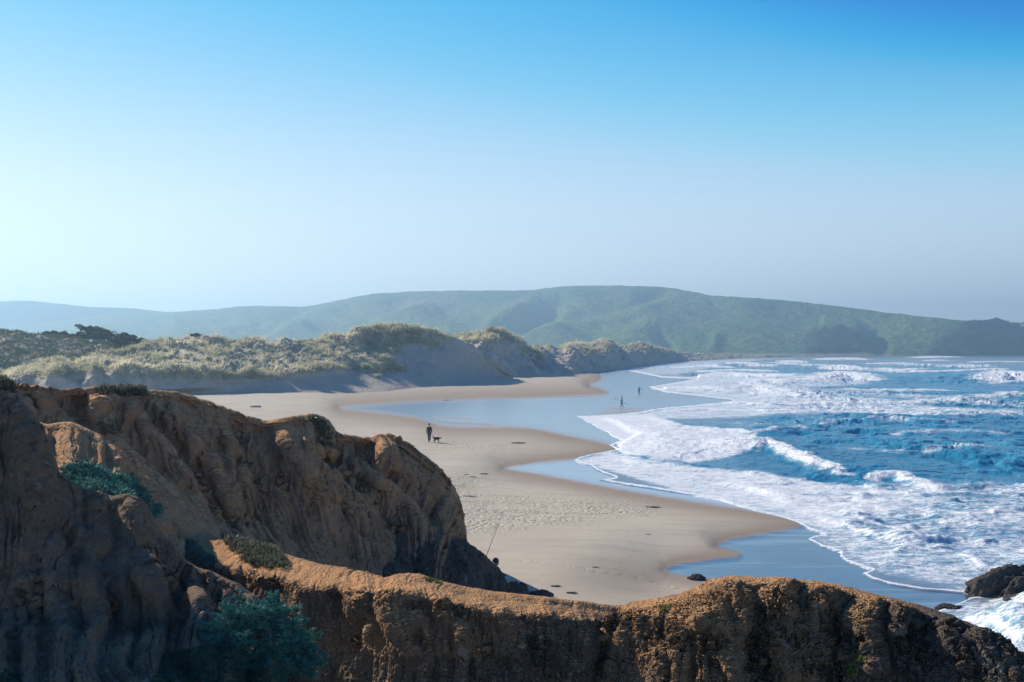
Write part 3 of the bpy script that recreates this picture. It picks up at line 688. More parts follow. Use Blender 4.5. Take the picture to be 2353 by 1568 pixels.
def leaves(cent, dirs, size, seed=1, asp=.45):
    """one folded leaf (two triangles) per centre"""
    r = np.random.default_rng(seed); N = len(cent)
    d = dirs+r.normal(size=(N, 3))*.55; d /= np.linalg.norm(d, axis=1)[:, None]
    s = np.cross(d, r.normal(size=(N, 3))); s /= np.linalg.norm(s, axis=1)[:, None]+1e-9
    L = (size*r.uniform(.6, 1.2, N))[:, None] if np.ndim(size) else size*r.uniform(.6, 1.2, (N, 1))
    V = np.stack([cent, cent+d*L*.5+s*L*asp*.5, cent+d*L, cent+d*L*.5-s*L*asp*.5], 1).reshape(-1, 3)
    i = np.arange(N)*4
    T = np.concatenate([np.stack([i, i+1, i+2], 1), np.stack([i, i+2, i+3], 1)])
    return V, T, r
def scatter(A, g, n, thr, seed, dmin=None):
    r = np.random.default_rng(seed); nv, nu = A.shape[:2]
    iv = r.integers(1, nv-1, n*4); iu = r.integers(1, nu-1, n*4)
    gp = g[iv, iu]*(1+.9*fbm(A[iv, iu, 0]*.16, A[iv, iu, 1]*.16, seed, 3)); ok = gp*r.uniform(.7, 1.3, n*4) > thr; iv, iu = iv[ok][:n], iu[ok][:n]
    nn = orient(A)[iv, iu]; return A[iv, iu]+0.0, nn, iv, iu

def grass_on(name, A, g, n, thr, L, w, mat, seed, per=9, lean=(.25, -.15, 0)):
    b, nn, iv, iu = scatter(A, g, n, thr, seed)
    r = np.random.default_rng(seed+5); ln = L*r.uniform(.5, 1.25, len(b))
    V, T, sh = blades(b, nn*.4+np.array([0, 0, .8]), per, ln, w*np.ones(len(b)), .5, lean, .45, seed)
    # patches of greener and of straw-coloured grass
    pt = np.clip(.5+1.9*fbm(V[:, 0]*.09, V[:, 1]*.09, 5, 3), 0, 1)
    o = mesh_np(name, V, tris=T, mat=M[mat], attrs={'shade': np.clip(sh*.45+pt*.6, 0, 1)}, smooth=False)
    return props(o, kind='stuff')
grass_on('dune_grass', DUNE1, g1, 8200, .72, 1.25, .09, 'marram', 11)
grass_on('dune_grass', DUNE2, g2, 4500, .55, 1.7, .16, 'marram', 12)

def bush_cloud(centres, radii, n, leaf, seed, squash=.75, asp=.5):
    r = np.random.default_rng(seed); V, T, SH = [], [], []; off = 0
    w = np.array(radii)**2; w = w/w.sum()
    for c, R, f in zip(centres, radii, w):
        k = max(int(n*f), 12); d = r.normal(size=(k, 3)); d /= np.linalg.norm(d, axis=1)[:, None]; d[:, 2] = np.abs(d[:, 2])*1.1-.25
        rr = R*(r.uniform(.35, 1, k)**.4)*(1+.28*fbm(d[:, 0]*2+c[0], d[:, 1]*2+c[1], d[:, 2]*2+seed, 3)*1.5)
        p = np.array(c)+d*rr[:, None]*np.array([1, 1, squash])
        v, t, _ = leaves(p, d, leaf, seed+off, asp)
        V.append(v); T.append(t+off); off += len(v)
        SH.append(np.repeat(np.clip(.5+fbm(p[:, 0]*2/R, p[:, 1]*2/R, p[:, 2]*2/R, 2)*.9+r.normal(size=k)*.15, 0, 1), 4))
    return np.concatenate(V), np.concatenate(T), np.concatenate(SH)
# low scrub on the hill at the left
b, nn, iv, iu = scatter(LOWH, np.ones(LOWH.shape[:2]), 1500, .2, 21)
r_ = np.random.default_rng(22)
V, T, sh = bush_cloud([tuple(q) for q in b], list(r_.uniform(.8, 2.2, len(b))), 150000, .36, 23, .5)
props(mesh_np('coastal_scrub', V, tris=T, mat=M['scrub'], attrs={'shade': sh}, smooth=False), kind='stuff')
# wooded patches on the far hill
def wood_on(name, poly, n, seed, size):
    dx, dy = proj(HB); m = inside(dx.astype(f32), dy.astype(f32), poly); idx = np.argwhere(m)
    r = np.random.default_rng(seed); k = idx[r.integers(0, len(idx), n)]; b = HB[k[:, 0], k[:, 1]]
    V, T, sh = bush_cloud([tuple(q+np.array([r.uniform(-4, 4), 0, 2.0])) for q in b], list(r.uniform(size*.6, size*1.2, n)), n*150, 2.2, seed, .9)
    props(mesh_np(name, V, tris=T, mat=M['cypress'], attrs={'shade': sh}, smooth=False), kind='stuff')
wood_on('wood', [(2225,744),(2353,746),(2600,775),(2600,816),(2150,816),(2190,785)], 420, 31, 5.5)
wood_on('wood', [(1880,762),(1930,752),(1972,768),(1992,785),(1975,808),(1870,812)], 160, 32, 4.5)

def tube(pts, rad, mat, name, parent=None, seg=7, smooth=True):
    pts = [Vector(p) for p in pts]; V = []; Q = []
    for i, p in enumerate(pts):
        d = (pts[min(i+1, len(pts)-1)]-pts[max(i-1, 0)]).normalized()
        a = d.orthogonal().normalized(); b = d.cross(a)
        r = rad[i] if isinstance(rad, (list, tuple)) else rad
        for k in range(seg):
            t = 2*math.pi*k/seg; V.append(p+a*math.cos(t)*r+b*math.sin(t)*r)
    for i in range(len(pts)-1):
        for k in range(seg): Q.append((i*seg+k, i*seg+(k+1) % seg, (i+1)*seg+(k+1) % seg, (i+1)*seg+k))
    me = bpy.data.meshes.new(name); me.from_pydata([tuple(v) for v in V], [], Q+[tuple(range(seg))[::-1], tuple(range((len(pts)-1)*seg, len(pts)*seg))])
    for p in me.polygons: p.use_smooth = smooth
    me.materials.append(mat); o = bpy.data.objects.new(name, me); return link(o, parent)

def cypress(silh, Y, base, label, seed, group):
    """wind-swept tree; silh = list of (dx, dytop, dybottom) along the crown"""
    bx, by = base; B = Vector(P(bx, by, Y)); root = empty('cypress_tree', B, label=label, cat='tree', group=group)
    r = np.random.default_rng(seed); cs, rs = [], []
    for i in range(len(silh)-1):
        (x0, t0, b0), (x1, t1, b1) = silh[i], silh[i+1]
        for k in range(14):
            u = r.uniform(); x = x0+(x1-x0)*u; t = t0+(t1-t0)*u; bb = b0+(b1-b0)*u
            R = r.uniform(.45, 1.0)*min(1.2, max(.3, (bb-t)/F*Y*.35)); y = r.uniform(t+R/Y*F*.7, max(bb, t+R/Y*F*.7+1))
            c = Vector(P(x, y, Y+r.uniform(-2.2, 2.2)))-B; cs.append(tuple(c)); rs.append(R)
        x = (x0+x1)/2; c = Vector(P(x, (t0+t1)/2+2.5, Y+r.uniform(-1, 1)))-B; cs.append(tuple(c)); rs.append(.3)
    V, T, sh = bush_cloud(cs, [q*1.35 for q in rs], 26000, .34, seed, .7, .4)
    mesh_np('crown', V, tris=T, mat=M['cypress'], attrs={'shade': sh}, smooth=False, parent=root)
    top = Vector(P(silh[len(silh)//2][0], silh[len(silh)//2][1]+8, Y))-B
    tube([(0, 0, -1), top*.4+Vector((.2, 0, 0)), top*.85], [.4, .28, .1], M['bark'], 'trunk', root)
CYG = 'wind-swept cypresses behind the dunes'
cypress([(93,768,776),(110,761,780),(135,759,784),(165,762,792),(195,765,800)], 262, (160,800), 'low dark cypress, leftmost of the trees behind the dunes', 41, CYG)
cypress([(174,744,750),(195,748,764),(220,750,785),(250,757,800),(275,766,806),(300,772,810)], 258, (245,806), 'tallest wind-swept cypress with its pointed top leaning left', 42, CYG)
cypress([(268,763,800),(298,768,806),(322,777,808),(348,787,810)], 250, (300,808), 'short cypress sloping down to the right beside the tallest one', 43, CYG)
def small_tree(sil, Y, base, label, seed, cat='tree', name='tree', leaf=1.2, rr=2.0):
    B = Vector(P(*base, Y)); root = empty(name, B, label=label, cat=cat)
    cs = [tuple(Vector(P(x, y, Y))-B) for x, y in sil]
    V, T, sh = bush_cloud(cs, [rr]*len(cs), 1800, leaf, seed, .6)
    mesh_np('crown', V, tris=T, mat=M['cypress'], attrs={'shade': sh}, smooth=False, parent=root)
    tube([(0, 0, -3), tuple(Vector(cs[len(cs)//2])*.9)], [.7, .3], M['bark'], 'trunk', root)
small_tree([(2275,738),(2284,736),(2290,734),(2297,737),(2303,739),(2284,741),(2296,741)], 1745, (2289,749), 'flat-topped tree breaking the skyline above the far wood', 51, leaf=2.2, rr=3.6)
small_tree([(2246,741),(2252,740),(2248,743)], 1748, (2249,748), 'small round tree left of the flat-topped tree on the skyline', 52, leaf=2.0, rr=3.0)
small_tree([(443,773),(452,771),(462,774),(456,776)], 236, (452,780), 'small dark bush standing up on the grassy dune crest', 53, 'bush', 'bush', .35, .7)

# ------------------------------------------------------------------ foreground land
def flutes(x, d, seed):
    # erosion gullies: rounded ribs between sharp grooves that run down the fall line, with finer rills inside
    s = 0; a = 1.0; f = 1.0; g = 1.0
    for i in range(5):
        s = s+a*(np.minimum(np.abs(fbm(x*f+i*7.7, d*g+seed, seed+i, 1)), .5)*2.6-.62); a *= .58; f *= 2.05; g *= 1.5
    return s
def land(name, rows, nu, nv, mat, flute=(.5, 1.0, .25, 0.), rough=.08, strk=(), strk2=(), ochre=None, dark=None, env_top=.0, rfreq=2.2, seed=0., fine=.02, roughattr=.3, strata=.035, e0=0.):
    """flute = (amp, freq across, freq down, shear)"""
    A = loft(rows, nu, nv); nb = sum(1 for r in rows if r[0] == 'w')
    n = orient(A); v = np.linspace(0, 1, nv)[:, None]*(len(rows)-1)
    k = nb if not any(r[0] == 'w' for r in rows[1:]) or True else 1
    crest = sum(1 for r in rows[:5] if r[0] == 'w' and rows.index(r) < 5)
    amp, fa, fd, sh = flute
    e = .16+.84*sstep(crest-.15+e0, crest+.7+e0, v)+env_top
    kk = int(nv*(crest+.6)/(len(rows)-1)); ln = np.concatenate([[0], np.cumsum(np.linalg.norm(np.diff(A[kk], axis=0), axis=1))])
    dn = np.concatenate([np.zeros((1, nu)), np.cumsum(np.linalg.norm(np.diff(A, axis=0), axis=2), axis=0)])
    x = ln[None, :]+0*dn; wv = fbm(A[..., 0]*.7, A[..., 1]*.7, A[..., 2]*.7+seed, 3)*sh
    pm = np.clip(.75+1.3*fbm(A[..., 0]*.35, A[..., 1]*.35, A[..., 2]*.5+seed, 2), .25, 1.5)
    A = A+n*(amp*e*pm*flutes((x+wv)*fa, dn*fd, seed))[..., None]
    # slumped blocks and broken ledges
    st_ = .12+.88*sstep(.88, .62, n[..., 2])
    bk = fbm(A[..., 0]*1.5+3, A[..., 1]*1.5, A[..., 2]*1.5+seed, 3, .5)
    A = A+orient(A)*(amp*.45*e*st_*(np.floor(bk*5)/5+.35*bk)*sstep(0, .25, np.abs(bk)))[..., None]
    B = strokes(A.copy(), orient(A), [(p, w*1.4, a*.45) for p, w, a in strk]); A = A+(B-A)*(.15+.85*e)[..., None]
    zz = A[..., 2]+.12*fbm(A[..., 0]*.3, A[..., 1]*.3, 2, 2)
    A = A+orient(A)*(strata*e*st_*(fbm(A[..., 0]*.25, A[..., 1]*.25, zz*6, 4, .6)))[..., None]
    n = orient(A)
    e2 = .35+.65*sstep(crest-.2, crest+.5, v)
    A = A+n*(rough*e2*(fbm(A[..., 0]*rfreq+seed, A[..., 1]*rfreq, A[..., 2]*rfreq*.7, 5, .55)))[..., None]
    A = strokes(A, orient(A), strk2)
    n = orient(A)
    fl = 1-.8*sstep(.62, .92, n[..., 2])
    A = A+n*(fl*(fine*.7*fbm(A[..., 0]*15, A[..., 1]*15, A[..., 2]*11+seed, 4, .62, mode=2)+fine*1.5*e*fbm(A[..., 0]*5+7, A[..., 1]*5, A[..., 2]*2.2+seed, 3, .6, mode=2)))[..., None]
    dx, dy = proj(A); dx = dx.astype(f32); dy = dy.astype(f32)
    at = {'ochre': (ochre(dx, dy, A) if ochre else np.zeros_like(dx)).ravel(), 'dark': (dark(dx, dy, A) if dark else np.zeros_like(dx)).ravel(), 'rough': np.full(dx.size, roughattr)}
    o = mesh_np(name, A.reshape(-1, 3), quads=flip_if(grid_quads(nv, nu), A), mat=M[mat], attrs=at); props(o, kind='structure')
    return A
flat = lambda A: sstep(.55, .9, orient(A)[..., 2])

# main cliff
cM = [(-500,880,24),(-250,885,24),(-80,888,24.5),(0,890,25),(60,896,25),(110,903,25),(170,902,25.5),(230,904,26),(300,906,26.5),(350,908,27),(410,914,27.5),(470,932,28),(540,957,28.5),(600,976,29),(640,972,29),(690,964,29.5),(735,968,30),(765,1000,31),(800,1009,31.5),(850,1014,32),(895,1012,32.5),(935,1026,32.5),(965,1050,32.5),(1005,1082,32.5),(1035,1120,32.5),(1055,1165,32.5),(1064,1210,32.3),(1068,1240,32)]
def mrow(vals): return [(a, b, y) for a, b, y in vals]
r1 = [(-500,930,23),(-250,930,23),(-80,935,23.2),(0,940,23.5),(60,950,24),(110,955,24.2),(170,955,24.8),(230,965,25),(300,965,25.5),(350,968,26),(410,978,26.5),(470,995,27),(540,1020,27.7),(600,1035,28.1),(640,1030,28.1),(690,1030,28.3),(735,1040,28.8),(765,1062,29.8),(800,1065,30.3),(850,1062,30.8),(895,1060,31.3),(930,1075,31.5),(955,1100,31.7),(990,1130,31.8),(1020,1155,31.8),(1042,1190,31.8),(1052,1225,31.8),(1058,1255,31.6)]
r2 = [(-500,1000,22),(-250,1000,22),(-80,1010,22),(0,1010,22.3),(70,1020,22.8),(130,1030,23),(200,1040,23.5),(270,1050,24),(330,1060,24.5),(390,1065,25),(450,1085,25.5),(510,1110,26),(560,1120,26.8),(600,1120,27.2),(640,1120,27.4),(690,1120,27.7),(735,1125,28.2),(765,1130,29),(800,1130,29.6),(840,1120,30),(885,1120,30.5),(920,1135,30.8),(945,1155,31),(975,1180,31),(1000,1200,31),(1022,1225,31),(1035,1250,31),(1045,1275,31)]
r3 = [(-500,1080,21),(-250,1080,21),(-80,1090,21),(0,1090,21),(90,1100,21.4),(170,1110,21.8),(250,1120,22.2),(330,1135,22.7),(390,1150,23.3),(450,1165,24),(505,1180,24.8),(550,1195,25.5),(590,1205,26.2),(630,1210,26.7),(670,1210,27),(710,1210,27.3),(750,1210,27.7),(785,1205,28.4),(820,1195,29),(850,1190,29.4),(890,1190,29.8),(920,1195,30),(945,1205,30.2),(970,1225,30.2),(990,1245,30.2),(1010,1260,30.2),(1022,1280,30.2),(1035,1300,30.2)]
r4 = [(-500,1160,20),(-250,1160,20),(-80,1170,20),(0,1170,20),(110,1190,20.3),(210,1195,20.7),(310,1205,21),(390,1215,21.5),(450,1228,22.3),(510,1242,23),(560,1255,24),(600,1268,24.8),(640,1280,25.5),(680,1290,26),(715,1298,26.4),(750,1305,26.8),(785,1310,27.3),(815,1315,27.8),(845,1318,28.2),(870,1320,28.5),(905,1322,28.8),(930,1322,29),(950,1322,29.2),(975,1325,29.2),(990,1330,29.2),(1005,1335,29.2),(1015,1340,29.2),(1025,1345,29.2)]
r5 = [(a, b+130, y-.6) for a, b, y in r4]
SM = [  # ribs (+) and gullies (-) of the cliff face
 ([(30,898),(60,930),(80,975)], 12, .35), ([(85,905),(100,925),(105,945)], 9, .35), ([(65,905),(78,930),(85,950)], 7, -.35), ([(190,908),(180,935),(205,965)], 10, -.4), ([(215,910),(225,935),(250,950)], 9, .3),
 ([(265,908),(240,930),(215,960),(235,985)], 10, .4), ([(285,910),(270,935),(245,980),(290,1000)], 9, .32), ([(300,908),(305,935),(320,975),(380,1040),(430,1110),(480,1190)], 13, .5), ([(275,925),(265,960),(300,990)], 7, -.35),
 ([(330,935),(360,970),(400,1020),(450,1090),(500,1180),(530,1230)], 10, -.4), ([(350,915),(380,955),(430,1010),(480,1080),(520,1150),(560,1225)], 12, .4), ([(405,920),(395,945),(400,975),(450,1040),(500,1100),(560,1200)], 11, .45), ([(385,915),(380,940),(430,1000),(500,1070)], 8, -.4),
 ([(470,940),(520,1000),(560,1080),(580,1150)], 16, .45), ([(520,965),(565,1030),(600,1120),(610,1200)], 12, -.4), ([(600,985),(640,1060),(660,1130),(665,1200),(690,1260)], 13, -.35), ([(640,985),(670,1050),(720,1110),(790,1150),(830,1200),(850,1260)], 16, .5),
 ([(650,1120),(660,1180),(640,1250)], 14, .35), ([(700,1000),(720,1060),(770,1110)], 13, .3), ([(738,1010),(760,1060),(800,1090),(840,1120)], 12, -.75), ([(735,1060),(790,1140),(860,1180)], 10, .4), ([(800,1012),(860,1045),(900,1080)], 14, -.25), ([(860,1020),(900,1065),(980,1120),(1010,1160)], 18, .4), ([(840,1040),(900,1100),(960,1160),(1000,1200)], 9, -.45),
 ([(780,1080),(860,1105),(920,1140),(960,1190),(985,1235)], 16, .55), ([(860,1140),(890,1190),(940,1230)], 10, -.4), ([(250,960),(330,1040),(400,1100),(470,1190)], 10, -.35), ([(240,1010),(300,1060),(380,1130),(450,1195)], 14, .4), ([(130,920),(170,955),(200,975)], 10, -.4), ([(110,915),(150,950),(190,985)], 8, .3)]
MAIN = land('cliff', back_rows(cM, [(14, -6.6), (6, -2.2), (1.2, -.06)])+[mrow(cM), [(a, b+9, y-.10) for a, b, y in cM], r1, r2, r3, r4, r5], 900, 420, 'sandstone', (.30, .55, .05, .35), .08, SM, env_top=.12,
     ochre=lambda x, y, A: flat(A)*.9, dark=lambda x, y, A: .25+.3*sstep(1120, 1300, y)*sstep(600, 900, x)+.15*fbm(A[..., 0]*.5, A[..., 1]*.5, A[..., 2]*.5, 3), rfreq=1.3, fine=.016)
# dark mound at the foot of the cliff
cK = [(800,1290,29.5),(840,1240,30),(870,1205,30.3),(900,1196,30.5),(950,1204,30.8),(1000,1213,31),(1050,1236,31.3),(1086,1256,31.6),(1114,1277,32),(1143,1306,32.6),(1167,1340,33.2),(1190,1368,33.8),(1208,1390,34)]
kr = lambda dy, dY: [(a, b+dy*(1 if i < 9 else .6), y-dY) for i, (a, b, y) in enumerate(cK)]
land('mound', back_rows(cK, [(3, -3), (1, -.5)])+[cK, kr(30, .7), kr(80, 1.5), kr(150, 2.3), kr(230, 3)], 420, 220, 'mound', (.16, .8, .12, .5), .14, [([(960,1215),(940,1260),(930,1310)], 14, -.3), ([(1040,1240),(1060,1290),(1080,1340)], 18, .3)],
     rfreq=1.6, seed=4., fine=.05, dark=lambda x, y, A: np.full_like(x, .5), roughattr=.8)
# spur in front of the cliff at the left
cS = [(-300,930,21),(-60,940,21),(20,948,21),(60,962,21),(100,973,21),(150,970,21.2),(190,982,21.3),(230,1003,21.5),(262,1030,21.8),(300,1068,22),(350,1110,22.2),(400,1155,22.4),(450,1196,22.6),(495,1232,22.6),(540,1262,22)]
sr = lambda k: [(a+k*(10 if i < 9 else -10), b+k*(55 if i < 8 else 40), y-k*(1.5 if i < 9 else 1.2)) for i, (a, b, y) in enumerate(cS)]
SPUR = land('spur', back_rows(cS, [(2, -1.6), (.7, -.25)])+[cS, sr(.35), sr(1), sr(2), sr(3.2), sr(4.5)], 420, 240, 'sandstone', (.18, .8, .06, .3), .04,
     [([(150,975),(190,1000),(235,1040)], 12, .2), ([(200,990),(215,1040),(235,1090)], 10, -.25), ([(230,1010),(280,1060),(350,1130)], 10, .2)], ochre=lambda x, y, A: flat(A)*.9, dark=lambda x, y, A: np.full_like(x, .2), seed=2.)
# near hillside on the left
cN = [(-900,350,16),(-600,400,16.5),(-350,480,16.5),(-190,600,16.4),(-60,850,16),(10,916,15.8),(48,932,15.6),(62,960,15.4),(92,1010,15.2),(102,1050,15.1),(134,1093,15),(175,1117,15),(224,1135,15),(260,1141,15),(297,1138,15),(325,1158,15.1),(344,1197,15.2),(372,1239,15.3),(400,1272,15.3),(440,1300,15.3),(500,1322,15.2),(550,1345,15),(580,1372,14.8),(600,1400,14.6)]
def nrow(k, dys, dYs, dx=0):
    out = []
    for i, (a, b, y) in enumerate(cN):
        out.append((a+dx, b+dys[0]+(dys[1]-dys[0])*i/23., y-(dYs[0]+(dYs[1]-dYs[0])*i/23.)))
    return out
nF = lambda y0, yy: [(a*1.02-10, y0, yy) for a, b, y in cN]
SN = [([(297,1140),(310,1200),(330,1260),(345,1330),(380,1400)], 16, .3), ([(320,1260),(335,1310),(350,1360)], 10, .2), ([(70,1310),(40,1370),(20,1410)], 14, .22), ([(115,1310),(125,1380),(150,1440)], 13, .24), ([(90,1320),(95,1370),(85,1420)], 10, -.25), ([(150,1340),(175,1400),(190,1440)], 11, -.22),
      ([(205,1310),(225,1370),(245,1440)], 13, .24), ([(240,1330),(265,1400),(270,1440)], 10, -.2), ([(380,1300),(400,1360),(420,1420)], 11, -.2), ([(420,1300),(450,1360),(470,1410)], 12, .2), ([(460,1320),(490,1370),(500,1410)], 9, -.18), ([(500,1330),(520,1370),(545,1400)], 9, .18),
      ([(140,1200),(170,1240),(180,1300)], 14, -.2), ([(220,1140),(230,1220),(240,1290)], 16, .2), ([(60,960),(80,1060),(110,1160),(120,1260)], 26, .35), ([(150,1200),(190,1230),(210,1260)], 12, .2)]
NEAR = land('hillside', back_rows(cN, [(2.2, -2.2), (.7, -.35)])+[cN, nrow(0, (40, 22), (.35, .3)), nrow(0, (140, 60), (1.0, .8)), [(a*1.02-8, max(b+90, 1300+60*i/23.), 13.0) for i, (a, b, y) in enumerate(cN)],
     [(a*1.04-14, 1432+i*.5, 12.2+i*.01) for i, (a, b, y) in enumerate(cN)], [(a*1.05-20, 1475+max(0, i-15)*10, 11.2) for i, (a, b, y) in enumerate(cN)], [(a*1.05-20, 1600+max(0, i-15)*7, 9.6) for i, (a, b, y) in enumerate(cN)], [(a*1.1-20, 1900, 7.2) for a, b, y in cN]], 720, 420, 'shade_stone', (.17, 1.1, .08, .3), .05, SN,
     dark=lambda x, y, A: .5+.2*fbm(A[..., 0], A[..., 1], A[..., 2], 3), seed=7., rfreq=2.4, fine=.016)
# saddle ridge
cR = [(330,1165,23.5),(388,1197,23),(440,1214,22.6),(500,1234,22),(560,1250,21.2),(620,1264,20.5),(680,1280,19.7),(740,1297,19),(800,1306,18.5),(850,1317,18),(895,1324,17.7),(930,1319,17.5),(965,1318,17.5),(1000,1329,17.3),(1060,1344,17.1),(1130,1356,17),(1200,1364,17),(1270,1373,17),(1340,1381,17.2),(1410,1389,17.4),(1470,1391,17.6),(1540,1400,17.8)]
eR = [(330,1200,22),(388,1228,21.6),(430,1262,20.8),(480,1290,20),(540,1308,19.2),(600,1322,18.5),(660,1335,17.9),(710,1346,17.3),(780,1352,17),(840,1357,16.7),(890,1360,16.4),(930,1362,16.2),(965,1362,16.2),(1000,1372,16.1),(1060,1388,15.9),(1130,1400,15.9),(1200,1408,15.9),(1270,1416,16),(1340,1424,16.2),(1410,1430,16.5),(1460,1432,16.8),(1520,1440,17)]
def rr_(dy, dY): return [(a, b+dy, y-dY) for a, b, y in eR]
SR = [([(760,1350),(775,1400),(770,1440)], 10, -.22), ([(800,1355),(810,1390),(815,1440)], 9, .22), ([(835,1360),(845,1420),(860,1480)], 12, .35), ([(870,1365),(900,1430),(940,1500),(985,1560)], 14, .35), ([(860,1390),(830,1440),(800,1500)], 13, -.3), ([(940,1370),(960,1420),(1000,1480),(1010,1540)], 14, .22), ([(1000,1380),(1060,1440),(1080,1520)], 16, .3), ([(1040,1390),(1100,1440),(1130,1520)], 13, -.3),
      ([(1130,1400),(1180,1450),(1200,1560)], 18, .25), ([(1220,1400),(1240,1470),(1260,1560)], 16, -.25), ([(1290,1410),(1330,1460),(1370,1520)], 16, .25), ([(700,1346),(690,1380),(695,1430)], 10, .18), ([(640,1330),(630,1370),(640,1410)], 9, -.2), ([(600,1320),(590,1350),(600,1390)], 9, .18)]
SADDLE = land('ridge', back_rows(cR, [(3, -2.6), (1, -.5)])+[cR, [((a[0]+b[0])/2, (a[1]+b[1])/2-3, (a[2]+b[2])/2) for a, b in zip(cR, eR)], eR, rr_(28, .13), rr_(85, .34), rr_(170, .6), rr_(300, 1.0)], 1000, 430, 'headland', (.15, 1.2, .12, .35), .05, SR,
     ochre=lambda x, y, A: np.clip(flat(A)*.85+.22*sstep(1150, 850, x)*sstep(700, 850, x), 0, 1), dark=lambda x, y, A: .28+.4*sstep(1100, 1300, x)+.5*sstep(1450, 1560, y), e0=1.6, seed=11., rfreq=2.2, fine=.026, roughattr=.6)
# right headland
cH = [(1330,1450,17.2),(1400,1420,17),(1440,1403,16.8),(1500,1388,16.6),(1560,1378,16.4),(1600,1364,16.2),(1650,1342,16),(1700,1336,16),(1760,1337,16),(1830,1341,16),(1900,1349,16),(1960,1360,15.8),(2020,1374,15.6),(2080,1390,15.4),(2150,1410,15.2),(2210,1432,15),(2260,1452,14.8),(2310,1486,14.6),(2353,1508,14.4),(2430,1560,14),(2550,1650,13.5)]
hrow = lambda dy, dY, dxl=0: [(a-dxl*(1-i/20.), b+dy, y-dY) for i, (a, b, y) in enumerate(cH)]
SH_ = [([(1640,1420),(1560,1470),(1480,1560)], 22, .25), ([(1740,1440),(1745,1500),(1780,1568)], 20, -.35), ([(1690,1420),(1670,1490),(1650,1568)], 18, .25), ([(1600,1440),(1640,1500),(1660,1568)], 16, -.3), ([(1830,1430),(1850,1490),(1840,1568)], 20, .3), ([(1900,1420),(1930,1480),(1950,1560)], 18, -.35), ([(2000,1420),(1990,1480),(2000,1568)], 22, .3),
       ([(2080,1440),(2110,1520)], 22, -.25), ([(1470,1410),(1420,1470),(1390,1560)], 16, .35), ([(1420,1420),(1390,1480),(1360,1560)], 16, -.6), ([(1760,1400),(1800,1440)], 14, -.2), ([(2160,1440),(2200,1500),(2240,1568)], 20, .2)]
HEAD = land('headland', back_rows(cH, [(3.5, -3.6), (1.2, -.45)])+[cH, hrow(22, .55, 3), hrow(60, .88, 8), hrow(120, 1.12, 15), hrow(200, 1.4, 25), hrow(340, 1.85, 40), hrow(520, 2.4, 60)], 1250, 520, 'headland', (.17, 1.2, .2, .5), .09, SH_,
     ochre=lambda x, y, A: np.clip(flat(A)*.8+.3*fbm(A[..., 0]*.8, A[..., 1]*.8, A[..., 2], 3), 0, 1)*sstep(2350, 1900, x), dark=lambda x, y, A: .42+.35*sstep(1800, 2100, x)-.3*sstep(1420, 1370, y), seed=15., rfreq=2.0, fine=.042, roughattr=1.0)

# ------------------------------------------------------------------ find the surface seen at a plan point (to stand things on it)
ALL = {'main': MAIN, 'spur': SPUR, 'near': NEAR, 'saddle': SADDLE, 'head': HEAD, 'dune': DUNE1, 'dune2': DUNE2}
def on(which, dx, dy):
    A = ALL[which]; px, py = proj(A); d = (px-dx)**2+(py-dy)**2
    i = np.unravel_index(np.argmin(d+np.where(A[..., 1] > A[..., 1].mean()+8, 1e6*(which not in ('dune', 'dune2')), 0)), d.shape)
    return A[i]

# shrubs of leafy sprigs: every sprig is a rosette of narrow leaves
def sprigs(points, normals, per, L, w, seed, up=.6, spread=.75):
    return blades(points, normals*.6+np.array([0, 0, up]), per, L*np.ones(len(points)), w*np.ones(len(points)), spread, (0, 0, 0), .1, seed)
def dome_plant(name, label, cat, dx, dy, Y, rx, rz, n, L, w, mat, seed, per=9, ry=None, stem=True, lump=.22):
    B = Vector(P(dx, dy, Y)); root = empty(name, B, label=label, cat=cat); r = np.random.default_rng(seed)
    ry = ry or rx
    d = r.normal(size=(n, 3)); d[:, 2] = np.abs(d[:, 2]); d /= np.linalg.norm(d, axis=1)[:, None]
    k = (1+lump*fbm(d[:, 0]*3+seed, d[:, 1]*3, d[:, 2]*3, 3)*2)*r.uniform(.8, 1.03, n)
    p = d*np.array([rx, ry, rz])*k[:, None]
    V, T, sh = sprigs(p, d, per, L, w, seed, .25, .8)
    sh = np.clip(sh*.6+.4*np.repeat(np.clip(.5+fbm(p[:, 0]*5, p[:, 1]*5, p[:, 2]*5, 2), 0, 1), per*5), 0, 1)
    mesh_np('foliage', V, tris=T, mat=M[mat], attrs={'shade': sh}, smooth=False, parent=root)
    if stem:
        for i in range(5):
            a = i*1.3; tube([(0, 0, -.1), (math.cos(a)*rx*.4, math.sin(a)*ry*.4, rz*.45), (math.cos(a)*rx*.7, math.sin(a)*ry*.7, rz*.75)], [.02, .014, .006], M['bark'], 'stem', root, 5)
    return root
dome_plant('shrub', 'large rounded blue-green shrub below the shaded hillside', 'shrub', 592, 1540, 11.9, .68, .78, 4200, .052, .011, 'sage', 61, 11, .6, True, .34)
